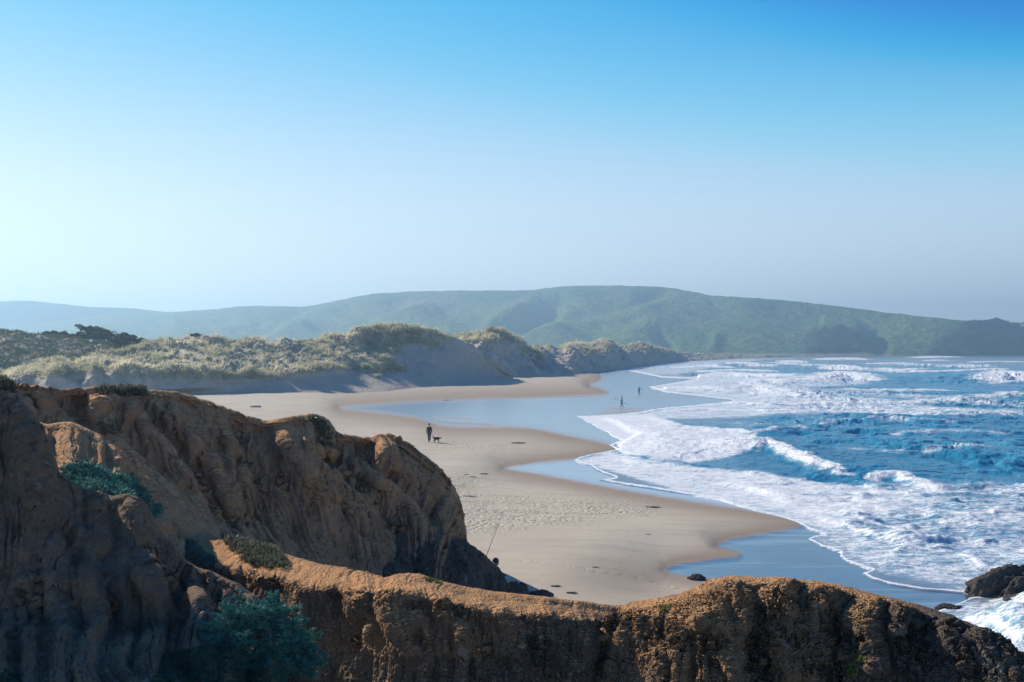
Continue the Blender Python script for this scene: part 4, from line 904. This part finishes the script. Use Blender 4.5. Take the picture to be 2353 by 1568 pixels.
def patch_plant(name, label, cat, which, poly, n, L, w, mat, seed, per=8, up=.6, spread=.7, thick=.05, group=None, extra=None):
    """a plant creeping over a surface: sprigs rooted on that surface inside an outline"""
    A = ALL[which]; px, py = proj(A); N_ = orient(A)
    m = inside(px.astype(f32), py.astype(f32), poly)&(N_[..., 1] < .75); idx = np.argwhere(m); r = np.random.default_rng(seed)
    if len(idx) == 0: print('EMPTY PATCH', label); return
    k = idx[r.integers(0, len(idx), n)]; b = A[k[:, 0], k[:, 1]]; nn = N_[k[:, 0], k[:, 1]]
    c = b.mean(0); s = np.maximum(fbm(b[:, 0]*3, b[:, 1]*3, b[:, 2]*3, 3)+.45, .1)
    b = b+nn*(thick*s*r.uniform(.5, 1, n))[:, None]
    V, T, sh = sprigs(b-c, nn, per, L, w, seed, up, spread)
    root = empty(name, tuple(c), label=label, cat=cat, group=group)
    mesh_np('foliage', V, tris=T, mat=M[mat], attrs={'shade': sh}, smooth=False, parent=root)
    if extra:
        for q in r.integers(0, n, extra):
            V, T, sh = sprigs(b[q:q+1]-c, nn[q:q+1], 8, L*.6, w*1.4, seed+1+int(q), up, spread)
            mesh_np('flower', V, tris=T, mat=M['red'], smooth=False, parent=root)
    return root
patch_plant('creeping_plant', 'blue-green creeping plant in the shaded bowl above the near hillside', 'plant', 'spur', [(140,1085),(180,1075),(240,1085),(300,1105),(330,1135),(360,1170),(340,1200),(250,1165),(170,1140)], 2600, .10, .016, 'sage', 62, 8, thick=.22)
patch_plant('creeping_plant', 'dark green creeping plant trailing down the gully beside the near hillside', 'plant', 'saddle', [(340,1160),(375,1200),(420,1245),(450,1262),(500,1300),(440,1312),(390,1270),(350,1210)], 2200, .10, .016, 'sage', 63, 8, thick=.2)
patch_plant('ground_cover', 'low dark green ground cover below the rounded shrub', 'ground cover', 'near', [(380,1510),(470,1490),(560,1500),(640,1500),(720,1500),(780,1560),(830,1640),(330,1640)], 3800, .06, .012, 'herb', 64, 8, thick=.08)
patch_plant('ice_plant', 'small ice plant at the bottom left corner', 'plant', 'near', [(-60,1540),(20,1545),(60,1568),(60,1650),(-60,1650)], 500, .06, .012, 'herb', 65, 8, thick=.06)
IG = 'ice plants on the cliff'
patch_plant('ice_plant', 'low ice plant mat on the cliff top in the middle of its level edge', 'plant', 'main', [(228,896),(330,897),(338,912),(232,908)], 420, .19, .028, 'iceplant', 66, 5, 1.0, .4, .10, IG)
patch_plant('ice_plant', 'ice plant clump at the left edge of the cliff top', 'plant', 'main', [(-60,876),(10,880),(28,892),(34,900),(-60,896)], 260, .22, .03, 'iceplant', 67, 5, 1.0, .4, .12, IG)
patch_plant('ice_plant', 'small ice plant in the gully below the cliff top', 'plant', 'main', [(225,975),(262,970),(270,985),(262,1005),(240,995)], 130, .16, .024, 'iceplant', 68, 5, .9, .5, .05, IG)
patch_plant('ice_plant', 'dark ice plant hanging beside the highest knob of the cliff', 'plant', 'main', [(715,962),(738,968),(765,1000),(768,1030),(768,1060),(745,1040),(735,1000)], 520, .16, .026, 'iceplant', 69, 5, .7, .6, .08, IG)
patch_plant('ice_plant', 'red-tinged ice plant with pale tips where the ridge begins', 'plant', 'saddle', [(498,1222),(545,1226),(600,1248),(645,1275),(670,1300),(640,1310),(600,1305),(560,1290),(530,1262)], 620, .14, .024, 'iceplant', 70, 5, 1.0, .5, .08, IG, extra=14)
patch_plant('moss_patch', 'bright green moss on the sunlit hump of the ridge', 'moss', 'saddle', [(975,1326),(1020,1336),(1015,1341),(980,1335)], 160, .03, .01, 'moss', 71, 6, thick=.01)
patch_plant('moss_patch', 'small green moss where the headland meets the ridge', 'moss', 'head', [(1512,1393),(1545,1388),(1550,1396),(1520,1404)], 120, .035, .012, 'moss', 72, 6, thick=.01)
patch_plant('low_shrub', 'olive green bush low on the dark headland face', 'shrub', 'head', [(1925,1510),(1965,1500),(1990,1520),(1975,1552),(1940,1552)], 420, .05, .014, 'moss', 73, 7, thick=.06)

# grass tussocks standing alone on the open sand
TG = 'grass tussocks on the sand below the dunes'
def tussock(dx, dy, which, L, n, label, seed):
    b = on(which, dx, dy); r = np.random.default_rng(seed)
    pts = r.normal(size=(n, 3))*np.array([L*.5, L*.5, .03])
    V, T, sh = blades(pts, np.tile([0, 0, 1.], (n, 1)), 10, L*np.ones(n), .1*np.ones(n), .55, (.2, 0, 0), .45, seed)
    o = mesh_np('grass_tussock', V, tris=T, mat=M['marram'], attrs={'shade': sh}, smooth=False, loc=tuple(b)); props(o, label=label, cat='grass', group=TG)
tussock(865, 866, 'dune', 1.1, 26, 'small lone grass tussock farthest out on the sand below the dune', 81)
tussock(905, 848, 'dune', 1.7, 50, 'large pale green tussock at the foot of the high dune', 82)
tussock(925, 852, 'dune', 1.0, 22, 'small tussock just right of the large pale green one', 83)
tussock(845, 838, 'dune', 1.2, 30, 'tussock left of the large pale green one on bare sand', 84)
tussock(752, 842, 'dune', 1.6, 40, 'wide tussock at the lower edge of the dune grass', 85)

# ------------------------------------------------------------------ rocks
def rock(name, label, cat, loc, size, seed, mat='boulder', sub=6, squash=.6, lean=0, ridge=3.0, group=None, tip=(0, 0)):
    bm = bmesh.new(); bmesh.ops.create_icosphere(bm, subdivisions=sub, radius=1)
    v = np.array([q.co[:] for q in bm.verts], f32)
    n = fbm(v[:, 0]*1.3+seed, v[:, 1]*1.3, v[:, 2]*1.3, 5, .55)*.55+.24*fbm(v[:, 0]*ridge+seed, v[:, 1]*ridge, v[:, 2]*ridge*.35, 4, mode=2)
    n = n+.05*fbm(v[:, 0]*7, v[:, 1]*7, v[:, 2]*3+seed, 4, .6, mode=2); v = v*(1+n)[:, None]; v[:, 2] = np.where(v[:, 2] < -.25, -.25, v[:, 2]); v *= np.array(size)
    v[:, 0] += lean*v[:, 2]
    for q, c in zip(bm.verts, v): q.co = c
    me = bpy.data.meshes.new(name); bm.to_mesh(me); bm.free(); me.polygons.foreach_set('use_smooth', [True]*len(me.polygons))
    for k, c in (('ochre', 0), ('dark', .5), ('rough', .9)):
        a = me.attributes.new(k, 'FLOAT', 'POINT'); a.data.foreach_set('value', np.full(len(me.vertices), c, f32))
    me.materials.append(M[mat]); o = bpy.data.objects.new(name, me); o.location = loc; link(o)
    return props(o, label=label, cat=cat, group=group)
rock('boulder', 'small dark ribbed rock in the shallow water at the beach edge', 'rock', G(1600, 1331), (.31, .22, .17), 3.3, ridge=5)
rock('sea_stack', 'large jagged dark rock in the foam at the right edge', 'rock', (lambda g: (g[0], g[1], -.1))(G(2345, 1366)), (1.75, 1.1, 1.15), 8.1, lean=.5, ridge=4)
rock('sea_stack', 'lower dark rock in front of the large jagged rock, cut by the right edge', 'rock', (lambda g: (g[0], g[1], -.1))(G(2385, 1398)), (1.3, .8, .55), 12.1, lean=.2, ridge=4)
rock('boulder', 'half-drowned rock breaking the foam left of the large jagged rock', 'rock', (lambda g: (g[0], g[1], -.06))(G(2180, 1395)), (.42, .3, .15), 5.1, ridge=5)
rock('boulder', 'flat grey boulder on the sand past the end of the cliff', 'rock', P(1243, 1368, 33.6), (.36, .3, .16), 6.2, 'mound', 5)
rock('boulder', 'grey boulder leaning against the foot of the dark mound', 'rock', P(1188, 1362, 33.4), (.3, .3, .34), 9.2, 'mound', 5)

# ------------------------------------------------------------------ driftwood and seaweed
def gz(dx, dy):
    A = BEACH['A']; px, py = proj(A); i = np.unravel_index(np.argmin((px-dx)**2+(py-dy)**2), px.shape); return Vector(A[i])
def log(dx, dy, L, rad, rz, label, mat, group, seed):
    r = random.Random(seed); pts = [(-L/2+L*i/6, r.uniform(-.06, .06)*L*.4, rad*.7+r.uniform(-.1, .1)*rad) for i in range(7)]
    o = tube(pts, [rad*r.uniform(.6, 1.05)*(1 if 0 < i < 6 else .6) for i in range(7)], M[mat], 'driftwood_log', None, 8)
    o.location = gz(dx, dy); o.rotation_euler = (0, 0, rz); props(o, label=label, cat='driftwood', group=group)
LG = 'driftwood on the beach'
log(1077, 1141, .95, .055, -.1, 'pale bleached driftwood log right of the cliff edge', 'paledrift', LG, 1)
log(1046, 1143, .7, .04, .1, 'dark thin driftwood beside the bleached log near the cliff', 'driftwood', LG, 2)
log(588, 936, 1.6, .16, .05, 'short grey log alone on the sand above the cliff dip', 'driftwood', LG, 3)
log(1190, 1019, 1.5, .06, .1, 'thin dark stick at the end of the trodden sand beyond the dog', 'kelp', LG, 4)
log(822, 865, 5.0, .22, .5, 'long pale branch lying below the dune grass', 'driftwood', LG, 5)
def seaweed(locs, group):
    base = None
    for i, (dx, dy, s, lab) in enumerate(locs):
        r = np.random.default_rng(90+i); n = 40
        p = np.clip(r.normal(size=(n, 3)), -1.6, 1.6)*np.array([.22, .10, .0]); V, T, sh = blades(p, np.tile([0, 0, .25], (n, 1)), 5, .16*np.ones(n), .035*np.ones(n), .8, (0, 0, 0), .9, 90+i)
        V[:, 2] = np.abs(V[:, 2])*.6
        o = mesh_np('seaweed', V*s, tris=T, mat=M['kelp'], attrs={'shade': sh}, smooth=False, loc=tuple(gz(dx, dy))); o.rotation_euler = (0, 0, r.uniform(-.3, .3)); props(o, label=lab, cat='seaweed', group=group)
seaweed([(1108,1089,.8,'seaweed clump nearest the tip of the tidal inlet'), (1085,1096,.6,'seaweed clump just below and left of the one by the inlet tip'), (1070,1090,.5,'faint seaweed strand left of the clumps by the inlet tip'),
  (1275,1346,.5,'seaweed strands lying behind the flat grey boulder'), (1310,1362,.55,'long dark seaweed strand just above the ridge in the middle of the beach'), (1500,1166,.9,'dark seaweed at the right end of the trodden sand'),
  (1028,920,1.6,'dark tangle at the far edge of the lagoon'), (1488,1228,.3,'tiny dark speck of seaweed alone on the smooth sand'), (1365,1303,.35,'small seaweed wisp in the middle of the smooth sand'),
  (950,1035,.9,'dark debris below and left of the walking person'), (1140,1380,.5,'seaweed behind the end of the dark mound')], 'seaweed washed up on the sand')
V, T, sh = blades(np.random.default_rng(5).normal(size=(60, 3))*np.array([.35, .12, 0]), np.tile([0, 0, .2], (60, 1)), 5, .2*np.ones(60), .05*np.ones(60), .8, (0, 0, 0), .9, 6)
V[:, 2] = np.abs(V[:, 2])*.6+.06
props(mesh_np('kelp_raft', V, tris=T, mat=M['kelp'], attrs={'shade': sh}, smooth=False, loc=G(2105, 1277)), label='dark reddish kelp floating in the near foam', cat='seaweed')
# fence posts along the low green hill
for i, x in enumerate((6, 40, 62, 88)):
    b = Vector(P(x, 770+(x*.03), 248)); o = tube([(0, 0, -.6), (0, 0, 1.5)], .06, M['post'], 'fence_post', None, 6); o.location = b
    props(o, label=['fence post nearest the left edge of the picture on the green hill', 'second fence post from the left on the green hill', 'third fence post from the left on the green hill', 'rightmost fence post on the green hill, beside the cypresses'][i], cat='fence post', group='fence posts on the green hill')

# ------------------------------------------------------------------ people and dog
def skin_mesh(name, J, E, mat, parent, sub=2, root=0, smooth=True):
    me = bpy.data.meshes.new(name); names = list(J); me.from_pydata([J[k][0] for k in names], [(names.index(a), names.index(b)) for a, b in E], [])
    o = bpy.data.objects.new(name, me); link(o, parent); me.materials.append(mat)
    sm = o.modifiers.new('skin', 'SKIN'); sm.use_smooth_shade = smooth
    for i, k in enumerate(names):
        r = J[k][1]; me.skin_vertices[0].data[i].radius = r if isinstance(r, tuple) else (r, r)
        me.skin_vertices[0].data[i].use_root = (i == root)
    ss = o.modifiers.new('sub', 'SUBSURF'); ss.levels = sub; ss.render_levels = sub
    return o
def ellip(name, c, r, mat, parent, cut=None, rot=(0, 0, 0)):
    bm = bmesh.new(); bmesh.ops.create_uvsphere(bm, u_segments=20, v_segments=14, radius=1)
    if cut is not None: bmesh.ops.delete(bm, geom=[v for v in bm.verts if v.co.z < cut], context='VERTS')
    me = bpy.data.meshes.new(name); bm.to_mesh(me); bm.free(); me.polygons.foreach_set('use_smooth', [True]*len(me.polygons)); me.materials.append(mat)
    o = bpy.data.objects.new(name, me); o.location = c; o.scale = r; o.rotation_euler = rot; return link(o, parent)
def person(loc, rz, label, pose, clothes='jacket', hair='hair', group=None):
    """faces -Y before turning"""
    root = empty('person', loc, rz, label=label, cat='person', group=group)
    hy = pose.get('hip', .93); ln = pose.get('lean', (0, 0)); J = {}
    hipc = Vector((0, 0, hy)); chest = hipc+Vector((ln[0]*.5, ln[1]*.5, .34)); neck = hipc+Vector((ln[0], ln[1], .53)); head = neck+Vector(pose.get('head', (0, -.03, .17)))
    J['hip'] = (hipc, (.145, .10)); J['waist'] = (hipc.lerp(chest, .5), (.125, .09)); J['chest'] = (chest, (.155, .105)); J['neck0'] = (neck-Vector((0, 0, .03)), (.075, .07)); J['neck'] = (neck+Vector((0, -.01, .05)), .048)
    J['jaw'] = (head-Vector((0, .025, .05)), (.062, .075)); J['head'] = (head+Vector((0, 0, .045)), (.078, .095))
    E = [('hip', 'waist'), ('waist', 'chest'), ('chest', 'neck0'), ('neck0', 'neck'), ('neck', 'jaw'), ('jaw', 'head')]
    for s, k in ((-1, 'l'), (1, 'r')):
        a = pose['arm_'+k]; l = pose['leg_'+k]
        J['sh'+k] = (neck+Vector((s*.17, 0, -.06)), .058); J['el'+k] = (neck+Vector((s*.17, 0, -.06))+Vector(a[0]), .043); J['wr'+k] = (J['el'+k][0]+Vector(a[1]), .028); J['pa'+k] = (J['wr'+k][0]+Vector(a[1]).normalized()*.07, (.038, .022))
        E += [('neck0', 'sh'+k), ('sh'+k, 'el'+k), ('el'+k, 'wr'+k), ('wr'+k, 'pa'+k)]
        dirv = Vector(a[1]).normalized()
        for f in range(5):
            off = Vector((s*.0, (f-1.6)*.017, 0)) if f < 4 else Vector((0, -.045, 0))
            b0 = J['pa'+k][0]+off*.8+dirv*(.01 if f < 4 else -.035); J[f'f{k}{f}'] = (b0+dirv*(.045+.008*(f == 2))+Vector((0, -.005 if f < 4 else -.02, 0)), .009); J[f'g{k}{f}'] = (J[f'f{k}{f}'][0]+dirv*.03+Vector((-s*.012, 0, 0)), .007)
            E += [('pa'+k, f'f{k}{f}'), (f'f{k}{f}', f'g{k}{f}')]
        h0 = hipc+Vector((s*.09, 0, -.06)); J['th'+k] = (h0, .095); J['kn'+k] = (h0+Vector(l[0]), .062); J['an'+k] = (J['kn'+k][0]+Vector(l[1]), .04); J['toe'+k] = (J['an'+k][0]+Vector((0, -.17, -.035)), .035)
        E += [('hip', 'th'+k), ('th'+k, 'kn'+k), ('kn'+k, 'an'+k), ('an'+k, 'toe'+k)]
    suit = clothes == 'wetsuit'
    skin_mesh('body', J, E, M['wetsuit' if suit else 'skin'], root, 2)
    hd = J['head'][0]
    if not suit:
        K = {k: (J[k][0], tuple(x*1.14 for x in (J[k][1] if isinstance(J[k][1], tuple) else (J[k][1],)*2))) for k in ('hip', 'waist', 'chest', 'neck0', 'shl', 'ell', 'wrl', 'shr', 'elr', 'wrr')}
        K['hem'] = (hipc-Vector((0, 0, .10)), (.17, .125)); K['chest'] = (chest, (.19, .13)); K['waist'] = (K['waist'][0], (.165, .12)); K['hip'] = (hipc, (.17, .125)); K['neck0'] = (K['neck0'][0], (.09, .085))
        for k in ('l', 'r'): K['sh'+k] = (J['sh'+k][0], .078); K['el'+k] = (J['el'+k][0], .062); K['wr'+k] = (J['wr'+k][0], .045)
        skin_mesh('jacket', K, [('hip', 'hem'), ('hip', 'waist'), ('waist', 'chest'), ('chest', 'neck0'), ('neck0', 'shl'), ('shl', 'ell'), ('ell', 'wrl'), ('neck0', 'shr'), ('shr', 'elr'), ('elr', 'wrr')], M['jacket'], root, 2)
        K = {'hip': (hipc-Vector((0, 0, .03)), (.155, .115))}
        for k in ('l', 'r'):
            K['th'+k] = (J['th'+k][0], .108); K['kn'+k] = (J['kn'+k][0], .078); K['an'+k] = (J['an'+k][0]+Vector((0, 0, .05)), .062)
        skin_mesh('trousers', K, [('hip', 'thl'), ('thl', 'knl'), ('knl', 'anl'), ('hip', 'thr'), ('thr', 'knr'), ('knr', 'anr')], M['trouser'], root, 2)
        for k in ('l', 'r'):
            skin_mesh('shoe', {'a': (J['an'+k][0]+Vector((0, .03, -.02)), .05), 'b': (J['toe'+k][0]+Vector((0, .04, 0)), (.05, .042)), 'c': (J['toe'+k][0]+Vector((0, -.04, -.005)), (.042, .032))}, [('a', 'b'), ('b', 'c')], M['shoe'], root, 1)
    if hair == 'beanie': ellip('knit_hat', hd+Vector((0, .015, .035)), (.108, .122, .13), M['beanie'], root, -.35)
    else: ellip('hair', hd+Vector((0, .022, .035)), (.095, .11, .115), M['hair'], root, -.45)
    if suit: ellip('face', hd+Vector((0, -.065, -.015)), (.055, .035, .07), M['skin'], root)
    else:
        ellip('nose', hd+Vector((0, -.105, -.03)), (.014, .022, .022), M['skin'], root)
    for s in (-1, 1):
        ellip('eye', hd+Vector((s*.032, -.093, -.003)), (.011, .008, .008), M['hair'], root)
        if not suit: ellip('ear', hd+Vector((s*.088, .0, -.02)), (.012, .025, .034), M['skin'], root)
    ellip('mouth', hd+Vector((0, -.093, -.068)), (.025, .008, .007), M['red'], root)
    return root
# walker seen from behind-front on the near beach, coming along the sand
w = gz(987, 1016)
person(w-Vector((0, 0, 0)), .15, 'person in a dark jacket and dark trousers walking on the beach beside a dog',
       dict(hip=.94, lean=(0, -.03), arm_l=((-.06, .02, -.28), (-.01, -.04, -.25)), arm_r=((.06, .02, -.28), (.01, .02, -.25)), leg_l=((.0, -.10, -.40), (.03, .10, -.41)), leg_r=((-.01, .03, -.41), (-.03, .12, -.38))))
def dog(loc, rz):
    root = empty('dog', loc, rz, label='shaggy dark dog with a raised tail trotting beside the walking person', cat='dog')
    J = {'chest': ((.16, 0, .36), (.115, .13)), 'mid': ((0, 0, .375), (.10, .12)), 'rump': ((-.2, 0, .385), (.09, .105)), 'neck': ((.27, 0, .42), (.075, .075)), 'head': ((.36, 0, .44), (.068, .066)), 'muz': ((.44, 0, .405), (.035, .034)), 'nose': ((.50, 0, .385), .026),
         't1': ((-.30, 0, .44), .035), 't2': ((-.34, 0, .53), .04), 't3': ((-.37, 0, .62), .03)}
    E = [('mid', 'chest'), ('mid', 'rump'), ('chest', 'neck'), ('neck', 'head'), ('head', 'muz'), ('muz', 'nose'), ('rump', 't1'), ('t1', 't2'), ('t2', 't3')]
    for s, k in ((-1, 'a'), (1, 'b')):
        fw = .05*s
        J['s'+k] = ((.17, s*.065, .28), .055); J['e'+k] = ((.16+fw*.4, s*.07, .20), .036); J['w'+k] = ((.18+fw, s*.07, .10), .026); J['p'+k] = ((.19+fw*1.4, s*.07, .022), .024); J['q'+k] = ((.225+fw*1.4, s*.07, .018), .020)
        J['h'+k] = ((-.19, s*.065, .31), .068); J['n'+k] = ((-.15-fw*.5, s*.075, .20), .045); J['c'+k] = ((-.24-fw, s*.075, .12), .027); J['m'+k] = ((-.21-fw*1.2, s*.075, .022), .024); J['o'+k] = ((-.175-fw*1.2, s*.075, .018), .020)
        E += [('chest', 's'+k), ('s'+k, 'e'+k), ('e'+k, 'w'+k), ('w'+k, 'p'+k), ('p'+k, 'q'+k), ('rump', 'h'+k), ('h'+k, 'n'+k), ('n'+k, 'c'+k), ('c'+k, 'm'+k), ('m'+k, 'o'+k)]
    skin_mesh('body', {k: (Vector(v[0]), v[1]) for k, v in J.items()}, E, M['fur'], root, 2, root=1)
    r = np.random.default_rng(9); n = 700; u = r.uniform(-.28, .26, n); a = r.uniform(-1.9, 1.9, n)
    p = np.stack([u, np.sin(a)*.11, .375+np.cos(a)*.115], 1); d = np.stack([-.7*np.ones(n), np.sin(a)*.5, np.cos(a)*.3-.3], 1)
    V, T, sh = blades(p, d, 3, .06*np.ones(n), .012*np.ones(n), .3, (0, 0, -.2), .6, 10); mesh_np('shaggy_coat', V, tris=T, mat=M['fur'], smooth=False, parent=root)
    for s in (-1, 1): ellip('ear', (.345, s*.062, .455), (.03, .014, .045), M['fur'], root, None, (s*.3, 0, 0))
    ellip('tail_tip', (-.35, 0, .66), (.035, .025, .05), M['furpale'], root)
dog(gz(1003, 1017), .12)
# surfer carrying a board
g_ = Vector(G(1429, 936.5))
person(g_, -1.25, 'surfer in a black wetsuit carrying a long pale board across the wet sand',
       dict(hip=.90, lean=(0, -.03), arm_l=((-.08, .03, -.27), (.0, -.14, -.2)), arm_r=((.07, .02, -.28), (.02, -.10, -.22)), leg_l=((0, -.16, -.38), (0, .02, -.41)), leg_r=((0, .02, -.41), (0, .22, -.33))), 'wetsuit', 'hair')
bd = empty('surfboard', g_+Vector((-.05, -.27, .93)), 0, label='long pale surfboard held under the surfer\'s arm, tail up to the left', cat='surfboard')
def board(root):
    nu, nv = 40, 14; V = []; 
    for i in range(nu):
        t = i/(nu-1)*2-1; wd = .27*(1-abs(t)**2.6)**.62+.003; rk = .10*t*t+.06*max(t, 0)**3
        for j in range(nv):
            a = 2*math.pi*j/nv; V.append((t*1.35, math.cos(a)*.035*(1-.6*abs(t)**3)-rk*.6, math.sin(a)*wd))
    Q = [(i*nv+j, i*nv+(j+1) % nv, (i+1)*nv+(j+1) % nv, (i+1)*nv+j) for i in range(nu-1) for j in range(nv)]
    me = bpy.data.meshes.new('board'); me.from_pydata(V, [], Q+[tuple(range(nv))[::-1], tuple(range((nu-1)*nv, nu*nv))]); me.materials.append(M['board']); me.polygons.foreach_set('use_smooth', [True]*len(me.polygons))
    link(bpy.data.objects.new('board', me), root)
    for s in (-1, 0, 1):
        bm = bmesh.new(); vs = [bm.verts.new(c) for c in [(-1.22, .02, s*.09-.006), (-1.06, .02, s*.09-.006), (-1.20, .15, s*.09-.006), (-1.22, .02, s*.09+.006), (-1.06, .02, s*.09+.006), (-1.20, .15, s*.09+.006)]]
        for f in ((0, 1, 2), (5, 4, 3), (0, 3, 4, 1), (1, 4, 5, 2), (2, 5, 3, 0)): bm.faces.new([vs[q] for q in f])
        m2 = bpy.data.meshes.new('fin'); bm.to_mesh(m2); bm.free(); m2.materials.append(M['hair']); link(bpy.data.objects.new('fin', m2), root)
board(bd); bd.rotation_euler = (math.radians(-78), math.radians(27), math.radians(14))
# person wading
g_ = Vector(G(1468.5, 903.5))
person(g_-Vector((0, 0, .42)), .35, 'person in dark clothes wading knee-deep with one arm held out',
       dict(hip=.93, lean=(0, -.02), arm_l=((-.08, .03, -.27), (-.02, -.12, -.2)), arm_r=((.26, -.05, -.10), (.24, -.05, .03)), leg_l=((-.02, -.03, -.41), (0, .02, -.42)), leg_r=((.02, -.03, -.41), (0, .02, -.42))), 'wetsuit', 'hair')
# angler behind the mound
ay = 35.6; hp = Vector(P(1130, 1288, ay)); ax_, az_ = hp.x, hp.z
seat_z = az_-.84
ar = person((ax_, ay, seat_z-.46), .9, 'person in a dark blue knit hat, mostly hidden behind the dark mound',
       dict(hip=.46+.1, lean=(0, -.12), head=(0, -.08, .14), arm_l=((-.06, -.12, -.22), (.05, -.2, .02)), arm_r=((.06, -.14, -.22), (-.05, -.2, .02)), leg_l=((-.02, -.40, .02), (0, -.05, -.40)), leg_r=((.02, -.40, .02), (0, -.05, -.40))), 'jacket', 'beanie')
rock('boulder', 'dark boulder the angler sits on, hidden behind the mound', 'rock', (ax_, ay+.05, seat_z-.42), (.32, .3, .42), 4.4, 'mound', 4)
rp = [Vector(P(1106, 1312, 34.9)), Vector(P(1119, 1273, 34.9)), Vector(P(1131, 1242, 35.0)), Vector(P(1142, 1213, 35.1)), Vector(P(1151, 1188, 35.2)), Vector(P(1155, 1178, 35.2))]
rr0 = empty('fishing_rod', rp[0], 0, label='thin dark fishing rod rising from behind the dark mound', cat='fishing rod')
tube([p-rp[0] for p in rp], [.014, .011, .009, .006, .004, .003], M['rod'], 'blank', rr0, 6)
tube([Vector((0, 0, 0)), (rp[1]-rp[0])*-.6], .02, M['hair'], 'grip', rr0, 8)
for i in (2, 3, 4): ellip('line_guide', rp[i]-rp[0], (.012, .012, .004), M['rod'], rr0)
print('verts', sum(len(o.data.vertices) for o in S.objects if o.type == 'MESH'))
